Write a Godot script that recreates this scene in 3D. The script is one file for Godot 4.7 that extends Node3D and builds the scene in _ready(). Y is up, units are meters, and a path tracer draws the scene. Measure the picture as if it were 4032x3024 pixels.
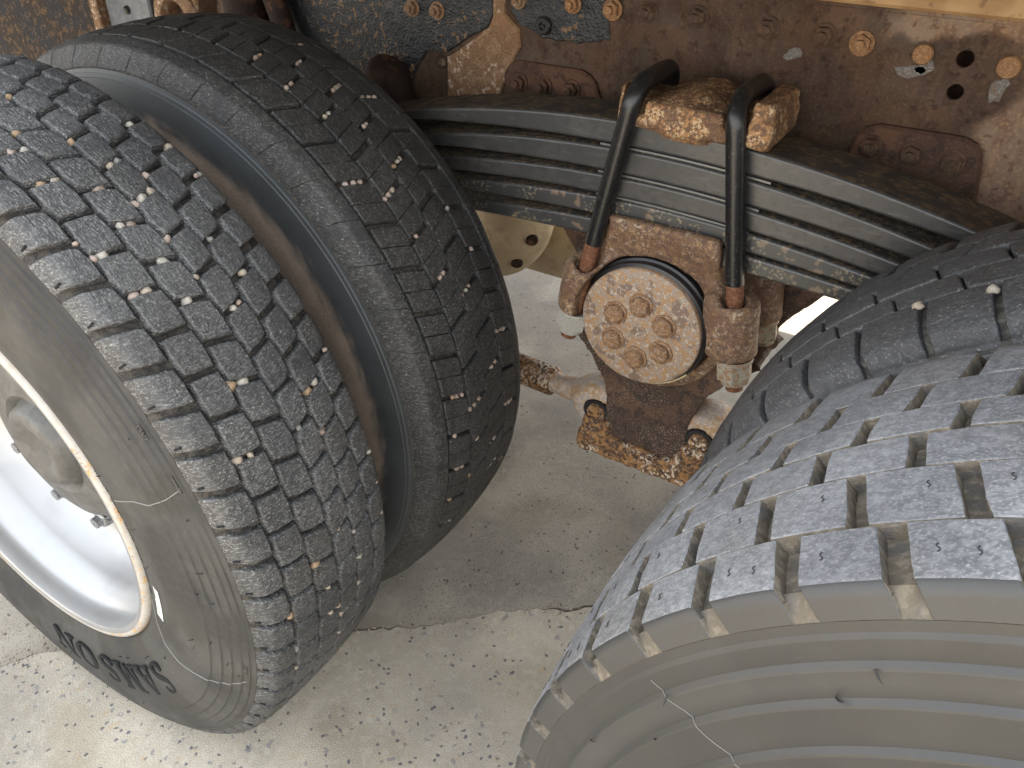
extends Node3D
# A truck's rear bogie seen from beside it: two dual wheels, leaf spring, trunnion and frame.
# x runs along the truck, z out of its side, y up; metres.

var rng := RandomNumberGenerator.new()
var M := {}
var used := {}

# ------------------------------------------------------------------ mesh collector
class MB:
	var v := []
	var n := []
	var u := []
	var c := []
	func _init():
		surf()
	func surf():
		v.append(PackedVector3Array()); n.append(PackedVector3Array()); u.append(PackedVector2Array()); c.append(PackedColorArray())
	func tri(s: int, a: Vector3, b: Vector3, d: Vector3, na: Vector3, nb: Vector3, nd: Vector3, cols = null, uvs = null):
		while v.size() <= s: surf()
		var flip: bool = (d - a).cross(b - a).dot(na + nb + nd) < 0.0
		var pv = v[s]; var pn = n[s]
		if flip:
			pv.append(a); pv.append(d); pv.append(b); pn.append(na); pn.append(nd); pn.append(nb)
		else:
			pv.append(a); pv.append(b); pv.append(d); pn.append(na); pn.append(nb); pn.append(nd)
		if cols != null:
			var pc = c[s]
			if flip:
				pc.append(cols[0]); pc.append(cols[2]); pc.append(cols[1])
			else:
				pc.append(cols[0]); pc.append(cols[1]); pc.append(cols[2])
			c[s] = pc
		if uvs != null:
			var pu = u[s]
			if flip:
				pu.append(uvs[0]); pu.append(uvs[2]); pu.append(uvs[1])
			else:
				pu.append(uvs[0]); pu.append(uvs[1]); pu.append(uvs[2])
			u[s] = pu
		v[s] = pv; n[s] = pn
	func quad(s: int, a: Vector3, b: Vector3, d: Vector3, e: Vector3, na: Vector3, nb: Vector3, nd: Vector3, ne: Vector3):
		tri(s, a, b, d, na, nb, nd)
		tri(s, a, d, e, na, nd, ne)
	func flat(s: int, a: Vector3, b: Vector3, d: Vector3, out: Vector3):
		var g := (b - a).cross(d - a).normalized()
		if g.dot(out) < 0.0: g = -g
		tri(s, a, b, d, g, g, g)
	func flatq(s: int, a: Vector3, b: Vector3, d: Vector3, e: Vector3, out: Vector3):
		flat(s, a, b, d, out)
		flat(s, a, d, e, out)
	func mesh(mats: Array) -> ArrayMesh:
		var m := ArrayMesh.new()
		for s in v.size():
			if v[s].size() == 0: continue
			var a := []
			a.resize(Mesh.ARRAY_MAX)
			a[Mesh.ARRAY_VERTEX] = v[s]
			a[Mesh.ARRAY_NORMAL] = n[s]
			if c[s].size() == v[s].size(): a[Mesh.ARRAY_COLOR] = c[s]
			if u[s].size() == v[s].size(): a[Mesh.ARRAY_TEX_UV] = u[s]
			m.add_surface_from_arrays(Mesh.PRIMITIVE_TRIANGLES, a)
			m.surface_set_material(m.get_surface_count() - 1, mats[min(s, mats.size() - 1)])
		return m

# ------------------------------------------------------------------ naming
func numbered(called: String) -> String:
	if not used.has(called):
		used[called] = 0
		return called
	used[called] += 1
	return "%s_%03d" % [called, used[called]]

func thing(called: String, label: String, category: String, at := Vector3.ZERO, group := "") -> Node3D:
	var o := Node3D.new()
	o.name = numbered(called)
	add_child(o)
	o.position = at
	o.set_meta("label", label)
	o.set_meta("category", category)
	if group != "": o.set_meta("group", group)
	return o

func part(called: String, m: Mesh, parent: Node3D, xf := Transform3D.IDENTITY, label := "") -> MeshInstance3D:
	var o := MeshInstance3D.new()
	o.name = called
	o.mesh = m
	o.transform = xf
	parent.add_child(o, true)
	if label != "": o.set_meta("label", label)
	return o

func struct(called: String, m: Mesh) -> MeshInstance3D:
	var o := MeshInstance3D.new()
	o.name = numbered(called)
	o.mesh = m
	add_child(o)
	o.set_meta("kind", "structure")
	return o

# ------------------------------------------------------------------ textures
func noise(n: int, cells: float, seed_: int, kind := "perlin", oct := 3, sx := 1, sy := 1) -> PackedByteArray:
	var f := FastNoiseLite.new()
	f.seed = seed_
	f.frequency = cells / n
	f.fractal_octaves = oct
	f.fractal_type = FastNoiseLite.FRACTAL_FBM if oct > 1 else FastNoiseLite.FRACTAL_NONE
	match kind:
		"perlin": f.noise_type = FastNoiseLite.TYPE_PERLIN
		"simplex": f.noise_type = FastNoiseLite.TYPE_SIMPLEX_SMOOTH
		"ridge":
			f.noise_type = FastNoiseLite.TYPE_SIMPLEX
			f.fractal_type = FastNoiseLite.FRACTAL_RIDGED
		"edge":
			f.noise_type = FastNoiseLite.TYPE_CELLULAR
			f.cellular_return_type = FastNoiseLite.RETURN_DISTANCE2_SUB
			f.domain_warp_enabled = true
			f.domain_warp_amplitude = 0.35 * n / cells
			f.domain_warp_frequency = 1.2 * cells / n
		"cell":
			f.noise_type = FastNoiseLite.TYPE_CELLULAR
			f.cellular_return_type = FastNoiseLite.RETURN_CELL_VALUE
			f.domain_warp_enabled = true
			f.domain_warp_amplitude = 0.3 * n / cells
			f.domain_warp_frequency = 1.5 * cells / n
		"bump":
			f.noise_type = FastNoiseLite.TYPE_CELLULAR
			f.cellular_return_type = FastNoiseLite.RETURN_DISTANCE
	var w: int = n / sx
	var h: int = n / sy
	var im := f.get_seamless_image(w, h)
	im.convert(Image.FORMAT_L8)
	if sx > 1 or sy > 1: im.resize(n, n, Image.INTERPOLATE_CUBIC)
	return im.get_data()

func both(a: PackedByteArray, b: PackedByteArray, k := 1.0) -> PackedByteArray:
	# where both are high
	var o := PackedByteArray()
	o.resize(a.size())
	for i in a.size(): o[i] = mini(a[i], int(minf(255.0, b[i] * k)))
	return o

func lut(lo: float, hi: float, k: float) -> PackedFloat32Array:
	var a := PackedFloat32Array()
	a.resize(256)
	for i in 256:
		var t := clampf((i / 255.0 - lo) / (hi - lo), 0.0, 1.0)
		a[i] = t * t * (3.0 - 2.0 * t) * k
	return a

# layers: [data, lo, hi, colour (linear), strength]
func bake(n: int, base: Color, layers: Array) -> ImageTexture:
	var cnt := n * n
	var fr := PackedFloat32Array(); var fg := PackedFloat32Array(); var fb := PackedFloat32Array()
	fr.resize(cnt); fg.resize(cnt); fb.resize(cnt)
	fr.fill(base.r); fg.fill(base.g); fb.fill(base.b)
	for L in layers:
		var d: PackedByteArray = L[0]
		var t := lut(L[1], L[2], L[4])
		var cr: float = L[3].r
		var cg: float = L[3].g
		var cb: float = L[3].b
		for i in cnt:
			var k := t[d[i]]
			if k > 0.004:
				fr[i] += (cr - fr[i]) * k
				fg[i] += (cg - fg[i]) * k
				fb[i] += (cb - fb[i]) * k
	var out := PackedByteArray()
	out.resize(cnt * 3)
	var g := PackedByteArray()
	g.resize(4097)
	for i in 4097:
		g[i] = int(round(255.0 * Color(i / 4096.0, 0, 0).linear_to_srgb().r))
	for i in cnt:
		out[3 * i] = g[int(clampf(fr[i], 0, 1) * 4096)]
		out[3 * i + 1] = g[int(clampf(fg[i], 0, 1) * 4096)]
		out[3 * i + 2] = g[int(clampf(fb[i], 0, 1) * 4096)]
	return ImageTexture.create_from_image(Image.create_from_data(n, n, false, Image.FORMAT_RGB8, out))

# height from layers [data, lo, hi, weight]
func bakeh(n: int, layers: Array) -> ImageTexture:
	var cnt := n * n
	var f := PackedFloat32Array()
	f.resize(cnt)
	f.fill(0.5)
	for L in layers:
		var d: PackedByteArray = L[0]
		var t := lut(L[1], L[2], L[3])
		for i in cnt: f[i] += t[d[i]]
	var out := PackedByteArray()
	out.resize(cnt)
	for i in cnt: out[i] = int(clampf(f[i], 0, 1) * 255)
	return ImageTexture.create_from_image(Image.create_from_data(n, n, false, Image.FORMAT_L8, out))

func mat(tex: Texture2D, tile: float, rough: float, bump: Texture2D = null, cm := 0.1, spec := 0.5, tone: Texture2D = null, tone_tile := 1.7, metal := 0.0) -> StandardMaterial3D:
	var m := StandardMaterial3D.new()
	m.albedo_texture = tex
	m.uv1_triplanar = true
	m.uv1_world_triplanar = true
	m.uv1_triplanar_sharpness = 4.0
	m.uv1_scale = Vector3.ONE / tile
	m.roughness = rough
	m.metallic_specular = spec
	m.metallic = metal
	if bump:
		m.heightmap_enabled = true
		m.heightmap_texture = bump
		m.heightmap_scale = cm
	if tone:
		m.detail_enabled = true
		m.detail_blend_mode = BaseMaterial3D.BLEND_MODE_MUL
		m.detail_albedo = tone
		m.detail_uv_layer = BaseMaterial3D.DETAIL_UV_2
		m.uv2_triplanar = true
		m.uv2_world_triplanar = true
		m.uv2_triplanar_sharpness = 4.0
		m.uv2_scale = Vector3.ONE / tone_tile
	return m

func plain(c: Color, rough: float, metal := 0.0, spec := 0.5) -> StandardMaterial3D:
	var m := StandardMaterial3D.new()
	m.albedo_color = c.linear_to_srgb()
	m.roughness = rough
	m.metallic = metal
	m.metallic_specular = spec
	return m

func make_materials():
	var n := 512
	var big := noise(n, 4, 11, "simplex", 4)
	var big2 := noise(n, 7, 23, "simplex", 4)
	var mid := noise(n, 22, 31, "simplex", 4)
	var mid2 := noise(n, 30, 47, "simplex", 4)
	var fine := noise(n, 90, 53, "simplex", 3)
	var fine2 := noise(n, 120, 61, "simplex", 2)
	var crack := noise(n, 26, 71, "edge", 1)
	var flake := noise(n, 48, 77, "cell", 1)
	var flake2 := noise(n, 85, 78, "cell", 1)
	var scuff := noise(n, 130, 83, "simplex", 2, 4, 1)
	var scuff2 := noise(n, 60, 89, "simplex", 2, 6, 1)
	var tone := bake(n, Color(1, 1, 1), [[big, 0.35, 0.75, Color(0.62, 0.62, 0.64), 0.8], [big2, 0.55, 0.8, Color(0.75, 0.72, 0.68), 0.7]])
	var rough_h := bakeh(n, [[fine, 0.2, 0.8, 0.2], [fine2, 0.2, 0.8, 0.15], [mid, 0.3, 0.7, 0.15]])
	var flake_h := bakeh(n, [[mid, 0.3, 0.75, 0.25], [fine, 0.25, 0.75, 0.25], [flake, 0.4, 0.9, 0.15], [crack, 0.0, 0.12, -0.0]])
	M.tone = tone
	# --- rubber
	var rub_h := bakeh(n, [[scuff, 0.3, 0.8, 0.2], [fine, 0.3, 0.8, 0.2], [mid, 0.3, 0.7, 0.1], [scuff2, 0.72, 0.85, -0.3]])
	M.tread_worn = mat(bake(n, Color(0.041, 0.0405, 0.04), [[mid, 0.45, 0.75, Color(0.07, 0.069, 0.067), 0.8], [scuff, 0.56, 0.76, Color(0.165, 0.161, 0.153), 0.7], [fine2, 0.66, 0.82, Color(0.24, 0.23, 0.21), 0.7], [fine, 0.74, 0.86, Color(0.42, 0.4, 0.36), 0.8]]), 0.31, 0.62, rub_h, 0.12, 0.5, tone, 0.83)
	M.tread_dark = mat(bake(n, Color(0.027, 0.026, 0.025), [[mid, 0.45, 0.75, Color(0.047, 0.045, 0.042), 0.8], [scuff, 0.6, 0.8, Color(0.11, 0.105, 0.097), 0.7], [fine2, 0.7, 0.84, Color(0.15, 0.145, 0.135), 0.7], [fine, 0.78, 0.88, Color(0.4, 0.38, 0.34), 0.8]]), 0.34, 0.62, rub_h, 0.1, 0.45, tone, 0.77)
	M.tread_pale = mat(bake(n, Color(0.15, 0.152, 0.158), [[mid2, 0.4, 0.7, Color(0.235, 0.238, 0.245), 0.9], [mid, 0.55, 0.8, Color(0.115, 0.117, 0.122), 0.8], [fine, 0.55, 0.8, Color(0.32, 0.32, 0.32), 0.7], [fine2, 0.72, 0.85, Color(0.5, 0.49, 0.46), 0.8]]), 0.29, 0.6, rough_h, 0.06, 0.5, tone, 0.9)
	M.groove = mat(bake(n, Color(0.03, 0.028, 0.026), [[mid, 0.4, 0.7, Color(0.08, 0.069, 0.055), 0.8], [fine, 0.5, 0.8, Color(0.14, 0.122, 0.1), 0.45]]), 0.23, 0.85, rough_h, 0.1, 0.3)
	M.groove_tan = mat(bake(n, Color(0.12, 0.1, 0.075), [[mid, 0.4, 0.7, Color(0.21, 0.178, 0.135), 0.8], [fine, 0.5, 0.8, Color(0.1, 0.09, 0.075), 0.5], [big2, 0.5, 0.75, Color(0.07, 0.07, 0.07), 0.7]]), 0.23, 0.9, rough_h, 0.1, 0.3)
	var side_h := bakeh(n, [[fine, 0.2, 0.8, 0.08], [mid, 0.3, 0.7, 0.1]])
	M.side_dust = mat(bake(n, Color(0.068, 0.065, 0.0585), [[big, 0.35, 0.75, Color(0.057, 0.055, 0.051), 0.8], [mid2, 0.5, 0.8, Color(0.078, 0.075, 0.068), 0.6], [fine2, 0.72, 0.87, Color(0.1, 0.096, 0.087), 0.4]]), 0.42, 0.6, side_h, 0.02, 0.25, tone, 0.71)
	M.side_dust.vertex_color_use_as_albedo = true
	M.side_black = mat(bake(n, Color(0.6, 0.6, 0.6), [[big, 0.35, 0.7, Color(0.8, 0.8, 0.8), 0.8], [scuff, 0.65, 0.8, Color(0.95, 0.95, 0.95), 0.6], [fine, 0.45, 0.8, Color(1, 1, 1), 0.5]]), 0.4, 0.5, side_h, 0.02, 0.5)
	M.side_black.vertex_color_use_as_albedo = true
	M.letter = plain(Color(0.017, 0.017, 0.018), 0.7, 0.0, 0.25)
	M.mark = plain(Color(0.035, 0.034, 0.032), 0.7, 0.0, 0.25)
	M.emboss = plain(Color(0.075, 0.07, 0.062), 0.6, 0.0, 0.25)
	M.hair = plain(Color(0.012, 0.012, 0.013), 0.6)
	M.mould = plain(Color(0.15, 0.145, 0.135), 0.7)
	# --- paint and steel
	M.rim = mat(bake(n, Color(0.36, 0.355, 0.345), [[big, 0.4, 0.7, Color(0.31, 0.305, 0.295), 0.7], [fine2, 0.8, 0.9, Color(0.4, 0.38, 0.35), 0.5]]), 0.6, 0.34, side_h, 0.008, 0.5, null, 1.0, 0.55)
	M.lip = mat(bake(n, Color(0.4, 0.37, 0.325), [[mid2, 0.45, 0.7, Color(0.33, 0.3, 0.255), 0.7], [both(mid, big, 1.2), 0.6, 0.68, Color(0.45, 0.27, 0.1), 0.85], [both(fine, big, 1.1), 0.64, 0.72, Color(0.2, 0.09, 0.04), 0.8]]), 0.43, 0.45, side_h, 0.01)
	M.hub = mat(bake(n, Color(0.085, 0.08, 0.07), [[mid, 0.4, 0.7, Color(0.068, 0.064, 0.057), 0.8], [big2, 0.55, 0.7, Color(0.115, 0.108, 0.095), 0.7], [fine, 0.6, 0.8, Color(0.13, 0.122, 0.11), 0.4]]), 0.3, 0.5, rough_h, 0.03)
	M.nut_steel = mat(bake(n, Color(0.3, 0.3, 0.3), [[mid, 0.5, 0.7, Color(0.08, 0.075, 0.07), 0.9]]), 0.1, 0.4, rough_h, 0.04, 0.5, null, 1.0, 0.6)
	M.leaf = mat(bake(n, Color(0.032, 0.032, 0.032), [[big, 0.4, 0.75, Color(0.048, 0.046, 0.043), 0.8], [mid2, 0.5, 0.8, Color(0.021, 0.021, 0.022), 0.7], [scuff2, 0.7, 0.85, Color(0.075, 0.072, 0.066), 0.5]]), 0.47, 0.4, side_h, 0.012, 0.6)
	M.leaf_dirty = mat(bake(n, Color(0.035, 0.034, 0.034), [[mid, 0.5, 0.7, Color(0.13, 0.09, 0.05), 0.7], [both(mid2, big, 1.2), 0.55, 0.68, Color(0.19, 0.125, 0.065), 0.8], [both(fine, big2, 1.2), 0.6, 0.72, Color(0.38, 0.31, 0.18), 0.6]]), 0.3, 0.6, rough_h, 0.06, 0.4)
	M.leaf_top = mat(bake(n, Color(0.055, 0.046, 0.038), [[mid, 0.45, 0.7, Color(0.15, 0.1, 0.055), 0.8], [fine, 0.55, 0.8, Color(0.2, 0.14, 0.08), 0.5], [big2, 0.45, 0.7, Color(0.035, 0.033, 0.032), 0.85]]), 0.35, 0.7, rough_h, 0.05, 0.4)
	M.black_gloss = mat(bake(n, Color(0.010, 0.010, 0.0105), [[fine, 0.76, 0.84, Color(0.2, 0.16, 0.12), 0.7], [mid, 0.6, 0.8, Color(0.026, 0.026, 0.027), 0.7]]), 0.4, 0.32, side_h, 0.01, 0.5)
	M.seal = plain(Color(0.012, 0.012, 0.013), 0.38)
	M.steel = plain(Color(0.16, 0.165, 0.165), 0.45, 0.6)
	M.grease = mat(bake(n, Color(0.62, 0.5, 0.29), [[mid, 0.4, 0.7, Color(0.45, 0.34, 0.18), 0.7]]), 0.2, 0.5, rough_h, 0.03)
	# --- rust
	var n2 := 1024
	var rb := noise(n2, 4, 101, "simplex", 4)
	var rb2 := noise(n2, 6, 103, "simplex", 5)
	var rm := noise(n2, 26, 107, "simplex", 4)
	var rm2 := noise(n2, 40, 109, "simplex", 4)
	var rf := noise(n2, 150, 113, "simplex", 2)
	var streak := noise(n2, 50, 117, "simplex", 3, 1, 5)
	var rust_h := bakeh(n2, [[rm, 0.3, 0.7, 0.15], [rf, 0.2, 0.8, 0.2], [rm2, 0.5, 0.75, 0.15]])
	M.rust_frame = mat(bake(n2, Color(0.2, 0.136, 0.1), [[rb, 0.4, 0.65, Color(0.235, 0.182, 0.143), 0.8], [rb2, 0.5, 0.68, Color(0.28, 0.16, 0.096), 0.65], [rm, 0.52, 0.72, Color(0.16, 0.092, 0.062), 0.7], [streak, 0.58, 0.78, Color(0.34, 0.21, 0.125), 0.3], [rf, 0.6, 0.8, Color(0.38, 0.25, 0.155), 0.5], [rm2, 0.68, 0.8, Color(0.1, 0.055, 0.04), 0.7]]), 0.93, 0.8, rust_h, 0.16, 0.35, rust_zones(), 2.0)
	M.rust_light = mat(bake(n2, Color(0.19, 0.115, 0.065), [[rm, 0.45, 0.65, Color(0.26, 0.165, 0.095), 0.8], [rf, 0.5, 0.72, Color(0.115, 0.06, 0.033), 0.75], [both(rm2, rb, 1.3), 0.6, 0.68, Color(0.46, 0.37, 0.29), 0.8], [rb2, 0.55, 0.7, Color(0.2, 0.1, 0.05), 0.6]]), 0.7, 0.8, rust_h, 0.2, 0.35)
	M.rust_dark = mat(bake(n2, Color(0.075, 0.042, 0.03), [[rb, 0.45, 0.65, Color(0.12, 0.06, 0.035), 0.8], [rm, 0.5, 0.7, Color(0.04, 0.026, 0.021), 0.8], [rf, 0.58, 0.8, Color(0.15, 0.08, 0.045), 0.5]]), 0.8, 0.82, rust_h, 0.16, 0.35)
	M.tar = mat(bake(n2, Color(0.011, 0.012, 0.014), [[rm, 0.5, 0.75, Color(0.028, 0.028, 0.03), 0.7], [both(rm2, rb, 1.2), 0.62, 0.7, Color(0.17, 0.095, 0.04), 0.8], [both(rf, rb2, 1.1), 0.64, 0.74, Color(0.2, 0.15, 0.1), 0.6]]), 0.71, 0.5, rust_h, 0.35, 0.5)
	M.rust_black = mat(bake(n2, Color(0.026, 0.016, 0.013), [[rb, 0.5, 0.68, Color(0.05, 0.025, 0.017), 0.8], [both(rm, rb2, 1.2), 0.55, 0.68, Color(0.11, 0.05, 0.026), 0.7]]), 0.8, 0.8, rust_h, 0.2, 0.35)
	M.grey_flake = mat(bake(n, Color(0.13, 0.12, 0.112), [[flake2, 0.5, 0.75, Color(0.24, 0.225, 0.205), 0.9], [crack, 0.0, 0.15, Color(0.1, 0.08, 0.06), 0.0], [flake, 0.72, 0.86, Color(0.16, 0.1, 0.06), 0.9]]), 0.12, 0.7, flake_h, 0.2)
	M.rust_saddle = mat(bake(n, Color(0.155, 0.09, 0.053), [[mid, 0.5, 0.7, Color(0.26, 0.155, 0.075), 0.75], [flake, 0.5, 0.72, Color(0.09, 0.056, 0.042), 0.75], [both(fine, mid2, 1.25), 0.55, 0.72, Color(0.46, 0.31, 0.18), 0.65], [both(flake2, big2, 1.3), 0.74, 0.84, Color(0.4, 0.32, 0.25), 0.7], [big, 0.55, 0.75, Color(0.12, 0.06, 0.037), 0.5]]), 0.31, 0.68, flake_h, 0.14, 0.45)
	M.rust_flaky = mat(bake(n, Color(0.13, 0.07, 0.042), [[big2, 0.48, 0.62, Color(0.32, 0.165, 0.065), 0.8], [flake, 0.45, 0.7, Color(0.06, 0.038, 0.03), 0.85], [mid2, 0.55, 0.68, Color(0.4, 0.21, 0.08), 0.7], [both(flake2, big, 1.25), 0.62, 0.72, Color(0.62, 0.53, 0.42), 0.9], [both(fine, mid, 1.2), 0.6, 0.72, Color(0.55, 0.4, 0.22), 0.7]]), 0.33, 0.75, flake_h, 0.25, 0.4)
	M.rust_stem = mat(bake(n, Color(0.07, 0.044, 0.034), [[big, 0.5, 0.68, Color(0.125, 0.07, 0.045), 0.8], [mid, 0.55, 0.7, Color(0.04, 0.028, 0.024), 0.8], [fine2, 0.62, 0.8, Color(0.2, 0.15, 0.1), 0.6], [both(fine2, big2, 1.35), 0.66, 0.74, Color(0.36, 0.29, 0.21), 0.6]]), 0.57, 0.75, flake_h, 0.2, 0.4)
	M.disc_paint = mat(bake(n, Color(0.3, 0.262, 0.225), [[mid, 0.45, 0.58, Color(0.36, 0.22, 0.105), 0.85], [fine, 0.54, 0.66, Color(0.34, 0.175, 0.07), 0.85], [big2, 0.6, 0.7, Color(0.16, 0.11, 0.085), 0.8], [fine2, 0.72, 0.82, Color(0.17, 0.06, 0.03), 0.85], [mid2, 0.66, 0.74, Color(0.48, 0.42, 0.34), 0.7]]), 0.3, 0.65, flake_h, 0.1, 0.45)
	M.bolt_orange = mat(bake(n, Color(0.27, 0.135, 0.055), [[mid, 0.45, 0.65, Color(0.38, 0.22, 0.1), 0.8], [fine, 0.5, 0.66, Color(0.13, 0.06, 0.03), 0.85], [fine2, 0.66, 0.76, Color(0.4, 0.34, 0.28), 0.8]]), 0.17, 0.75, flake_h, 0.14, 0.4)
	M.bolt_disc = mat(bake(n, Color(0.26, 0.15, 0.075), [[mid, 0.45, 0.62, Color(0.36, 0.22, 0.11), 0.8], [fine, 0.52, 0.66, Color(0.17, 0.075, 0.035), 0.85], [both(fine2, mid2, 1.2), 0.55, 0.68, Color(0.34, 0.32, 0.31), 0.85]]), 0.27, 0.75, flake_h, 0.16, 0.4)
	M.thread = mat(bake(n, Color(0.15, 0.062, 0.032), [[mid, 0.5, 0.7, Color(0.26, 0.13, 0.07), 0.7], [fine, 0.55, 0.75, Color(0.08, 0.035, 0.02), 0.7]]), 0.2, 0.75, rough_h, 0.04, 0.4)
	M.nut_pale = mat(bake(n, Color(0.3, 0.28, 0.225), [[mid, 0.5, 0.7, Color(0.25, 0.215, 0.16), 0.8], [mid2, 0.52, 0.64, Color(0.26, 0.125, 0.05), 0.85], [fine, 0.66, 0.76, Color(0.2, 0.14, 0.09), 0.6]]), 0.3, 0.6, rough_h, 0.04, 0.4)
	M.cream = mat(bake(n, Color(0.44, 0.36, 0.24), [[big, 0.4, 0.7, Color(0.33, 0.26, 0.165), 0.8], [mid, 0.62, 0.8, Color(0.25, 0.185, 0.11), 0.5], [fine, 0.65, 0.8, Color(0.16, 0.12, 0.08), 0.3]]), 0.8, 0.6, side_h, 0.03, 0.4)
	M.leaf_low = mat(bake(n, Color(0.028, 0.0285, 0.029), [[big, 0.4, 0.75, Color(0.041, 0.04, 0.038), 0.8], [both(fine, big2, 1.2), 0.64, 0.72, Color(0.36, 0.29, 0.17), 0.5], [both(mid, big, 1.1), 0.62, 0.7, Color(0.26, 0.17, 0.1), 0.5]]), 0.61, 0.42, side_h, 0.015, 0.6)
	M.rust_clamp = mat(bake(n, Color(0.12, 0.066, 0.04), [[mid, 0.45, 0.62, Color(0.34, 0.18, 0.075), 0.8], [both(flake2, big2, 1.3), 0.56, 0.7, Color(0.5, 0.37, 0.23), 0.8], [fine, 0.6, 0.75, Color(0.42, 0.25, 0.11), 0.6], [big, 0.55, 0.7, Color(0.1, 0.055, 0.035), 0.7]]), 0.22, 0.7, flake_h, 0.18, 0.4)
	M.rod_end = mat(bake(n, Color(0.36, 0.33, 0.3), [[big2, 0.45, 0.6, Color(0.4, 0.24, 0.11), 0.8], [mid, 0.5, 0.62, Color(0.55, 0.46, 0.35), 0.7], [fine, 0.6, 0.72, Color(0.42, 0.2, 0.07), 0.8], [fine2, 0.72, 0.82, Color(0.12, 0.06, 0.04), 0.8]]), 0.27, 0.65, flake_h, 0.1, 0.45)
	M.nut_bare = mat(bake(n, Color(0.36, 0.345, 0.3), [[mid, 0.5, 0.7, Color(0.3, 0.28, 0.235), 0.8], [fine, 0.66, 0.78, Color(0.42, 0.41, 0.37), 0.6]]), 0.11, 0.6, rough_h, 0.04, 0.4)
	M.mud = mat(bake(n, Color(0.02, 0.013, 0.009), [[mid, 0.5, 0.68, Color(0.07, 0.036, 0.016), 0.7], [big, 0.5, 0.65, Color(0.012, 0.012, 0.015), 0.9], [both(fine, mid, 1.2), 0.6, 0.72, Color(0.2, 0.12, 0.055), 0.6]]), 0.5, 0.8, flake_h, 0.25, 0.4)
	M.tread_mid = mat(bake(n, Color(0.056, 0.057, 0.06), [[mid, 0.45, 0.75, Color(0.084, 0.085, 0.089), 0.8], [scuff, 0.6, 0.8, Color(0.12, 0.122, 0.125), 0.7], [fine, 0.72, 0.84, Color(0.36, 0.35, 0.31), 0.8]]), 0.33, 0.6, rub_h, 0.1, 0.5, tone, 0.77)
	M.groove_ash = mat(bake(n, Color(0.07, 0.068, 0.064), [[mid, 0.4, 0.7, Color(0.17, 0.155, 0.13), 0.8], [fine, 0.5, 0.8, Color(0.04, 0.04, 0.04), 0.6]]), 0.23, 0.85, rough_h, 0.1, 0.3)
	M.side_grey = mat(bake(n, Color(0.05, 0.048, 0.0445), [[big, 0.35, 0.75, Color(0.045, 0.0435, 0.041), 0.8], [big2, 0.5, 0.8, Color(0.055, 0.053, 0.05), 0.6], [fine2, 0.75, 0.88, Color(0.08, 0.078, 0.074), 0.3]]), 0.5, 0.42, side_h, 0.005, 0.45)
	M.side_grey.vertex_color_use_as_albedo = true
	M.side_block = M.side_grey.duplicate()
	M.side_block.vertex_color_use_as_albedo = false
	M.side_block.albedo_color = Color(0.87, 0.87, 0.87).linear_to_srgb()
	M.dark_hole = plain(Color(0.006, 0.006, 0.006), 0.9)
	M.grey_metal = mat(bake(n, Color(0.13, 0.14, 0.155), [[mid, 0.45, 0.7, Color(0.19, 0.195, 0.2), 0.6], [fine, 0.7, 0.8, Color(0.06, 0.05, 0.04), 0.6]]), 0.4, 0.55, rough_h, 0.03, 0.4, tone, 0.6)
	var grain := noise(n, 40, 131, "simplex", 3, 16, 1)
	M.wood = mat(bake(n, Color(0.33, 0.2, 0.095), [[grain, 0.4, 0.7, Color(0.29, 0.155, 0.06), 0.7], [big, 0.5, 0.72, Color(0.46, 0.3, 0.15), 0.7], [mid, 0.66, 0.78, Color(0.15, 0.085, 0.045), 0.6]]), 0.6, 0.7, rough_h, 0.05, 0.4)
	M.bed = plain(Color(0.09, 0.085, 0.08), 0.8)
	# --- pebbles
	M.pebbles = []
	for c in [Color(0.33, 0.275, 0.21), Color(0.26, 0.19, 0.145), Color(0.35, 0.32, 0.265), Color(0.29, 0.195, 0.11), Color(0.19, 0.185, 0.165), Color(0.34, 0.262, 0.215)]:
		M.pebbles.append(mat(bake(128, c, [[noise(128, 8, 151, "simplex", 3), 0.45, 0.7, c * 0.7, 0.7], [noise(128, 24, 157, "simplex", 2), 0.6, 0.8, Color(0.42, 0.39, 0.34), 0.4]]), 0.02, 0.75))
	# --- concrete
	var ce := noise(n2, 95, 201, "edge", 1)
	var cs := noise(n2, 150, 203, "edge", 1)
	var cv := noise(n2, 85, 207, "cell", 1)
	var cv2 := noise(n2, 150, 209, "cell", 1)
	var cb := noise(n2, 4, 211, "simplex", 4)
	var cm := noise(n2, 30, 213, "simplex", 4)
	var cf := noise(n2, 180, 217, "simplex", 2)
	var conc_h := bakeh(n2, [[cs, 0.0, 0.35, 0.2], [ce, 0.0, 0.12, 0.12], [cf, 0.2, 0.8, 0.15]])
	M.concrete_pale = mat(bake(n2, Color(0.40, 0.352, 0.275), [[cb, 0.4, 0.7, Color(0.345, 0.308, 0.243), 0.8], [cm, 0.5, 0.75, Color(0.445, 0.395, 0.312), 0.7], [cf, 0.5, 0.8, Color(0.5, 0.455, 0.37), 0.6], [cs, 0.09, 0.0, Color(0.27, 0.235, 0.18), 0.55], [cv2, 0.86, 0.9, Color(0.36, 0.3, 0.22), 0.5], [both(cv, cm, 1.75), 0.945, 0.96, Color(0.2, 0.19, 0.195), 0.75], [cv2, 0.972, 0.98, Color(0.09, 0.09, 0.105), 0.85], [cv, 0.02, 0.012, Color(0.42, 0.3, 0.17), 0.35]]), 0.72, 0.85, conc_h, 0.12, 0.35, M.tone, 2.9)
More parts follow.
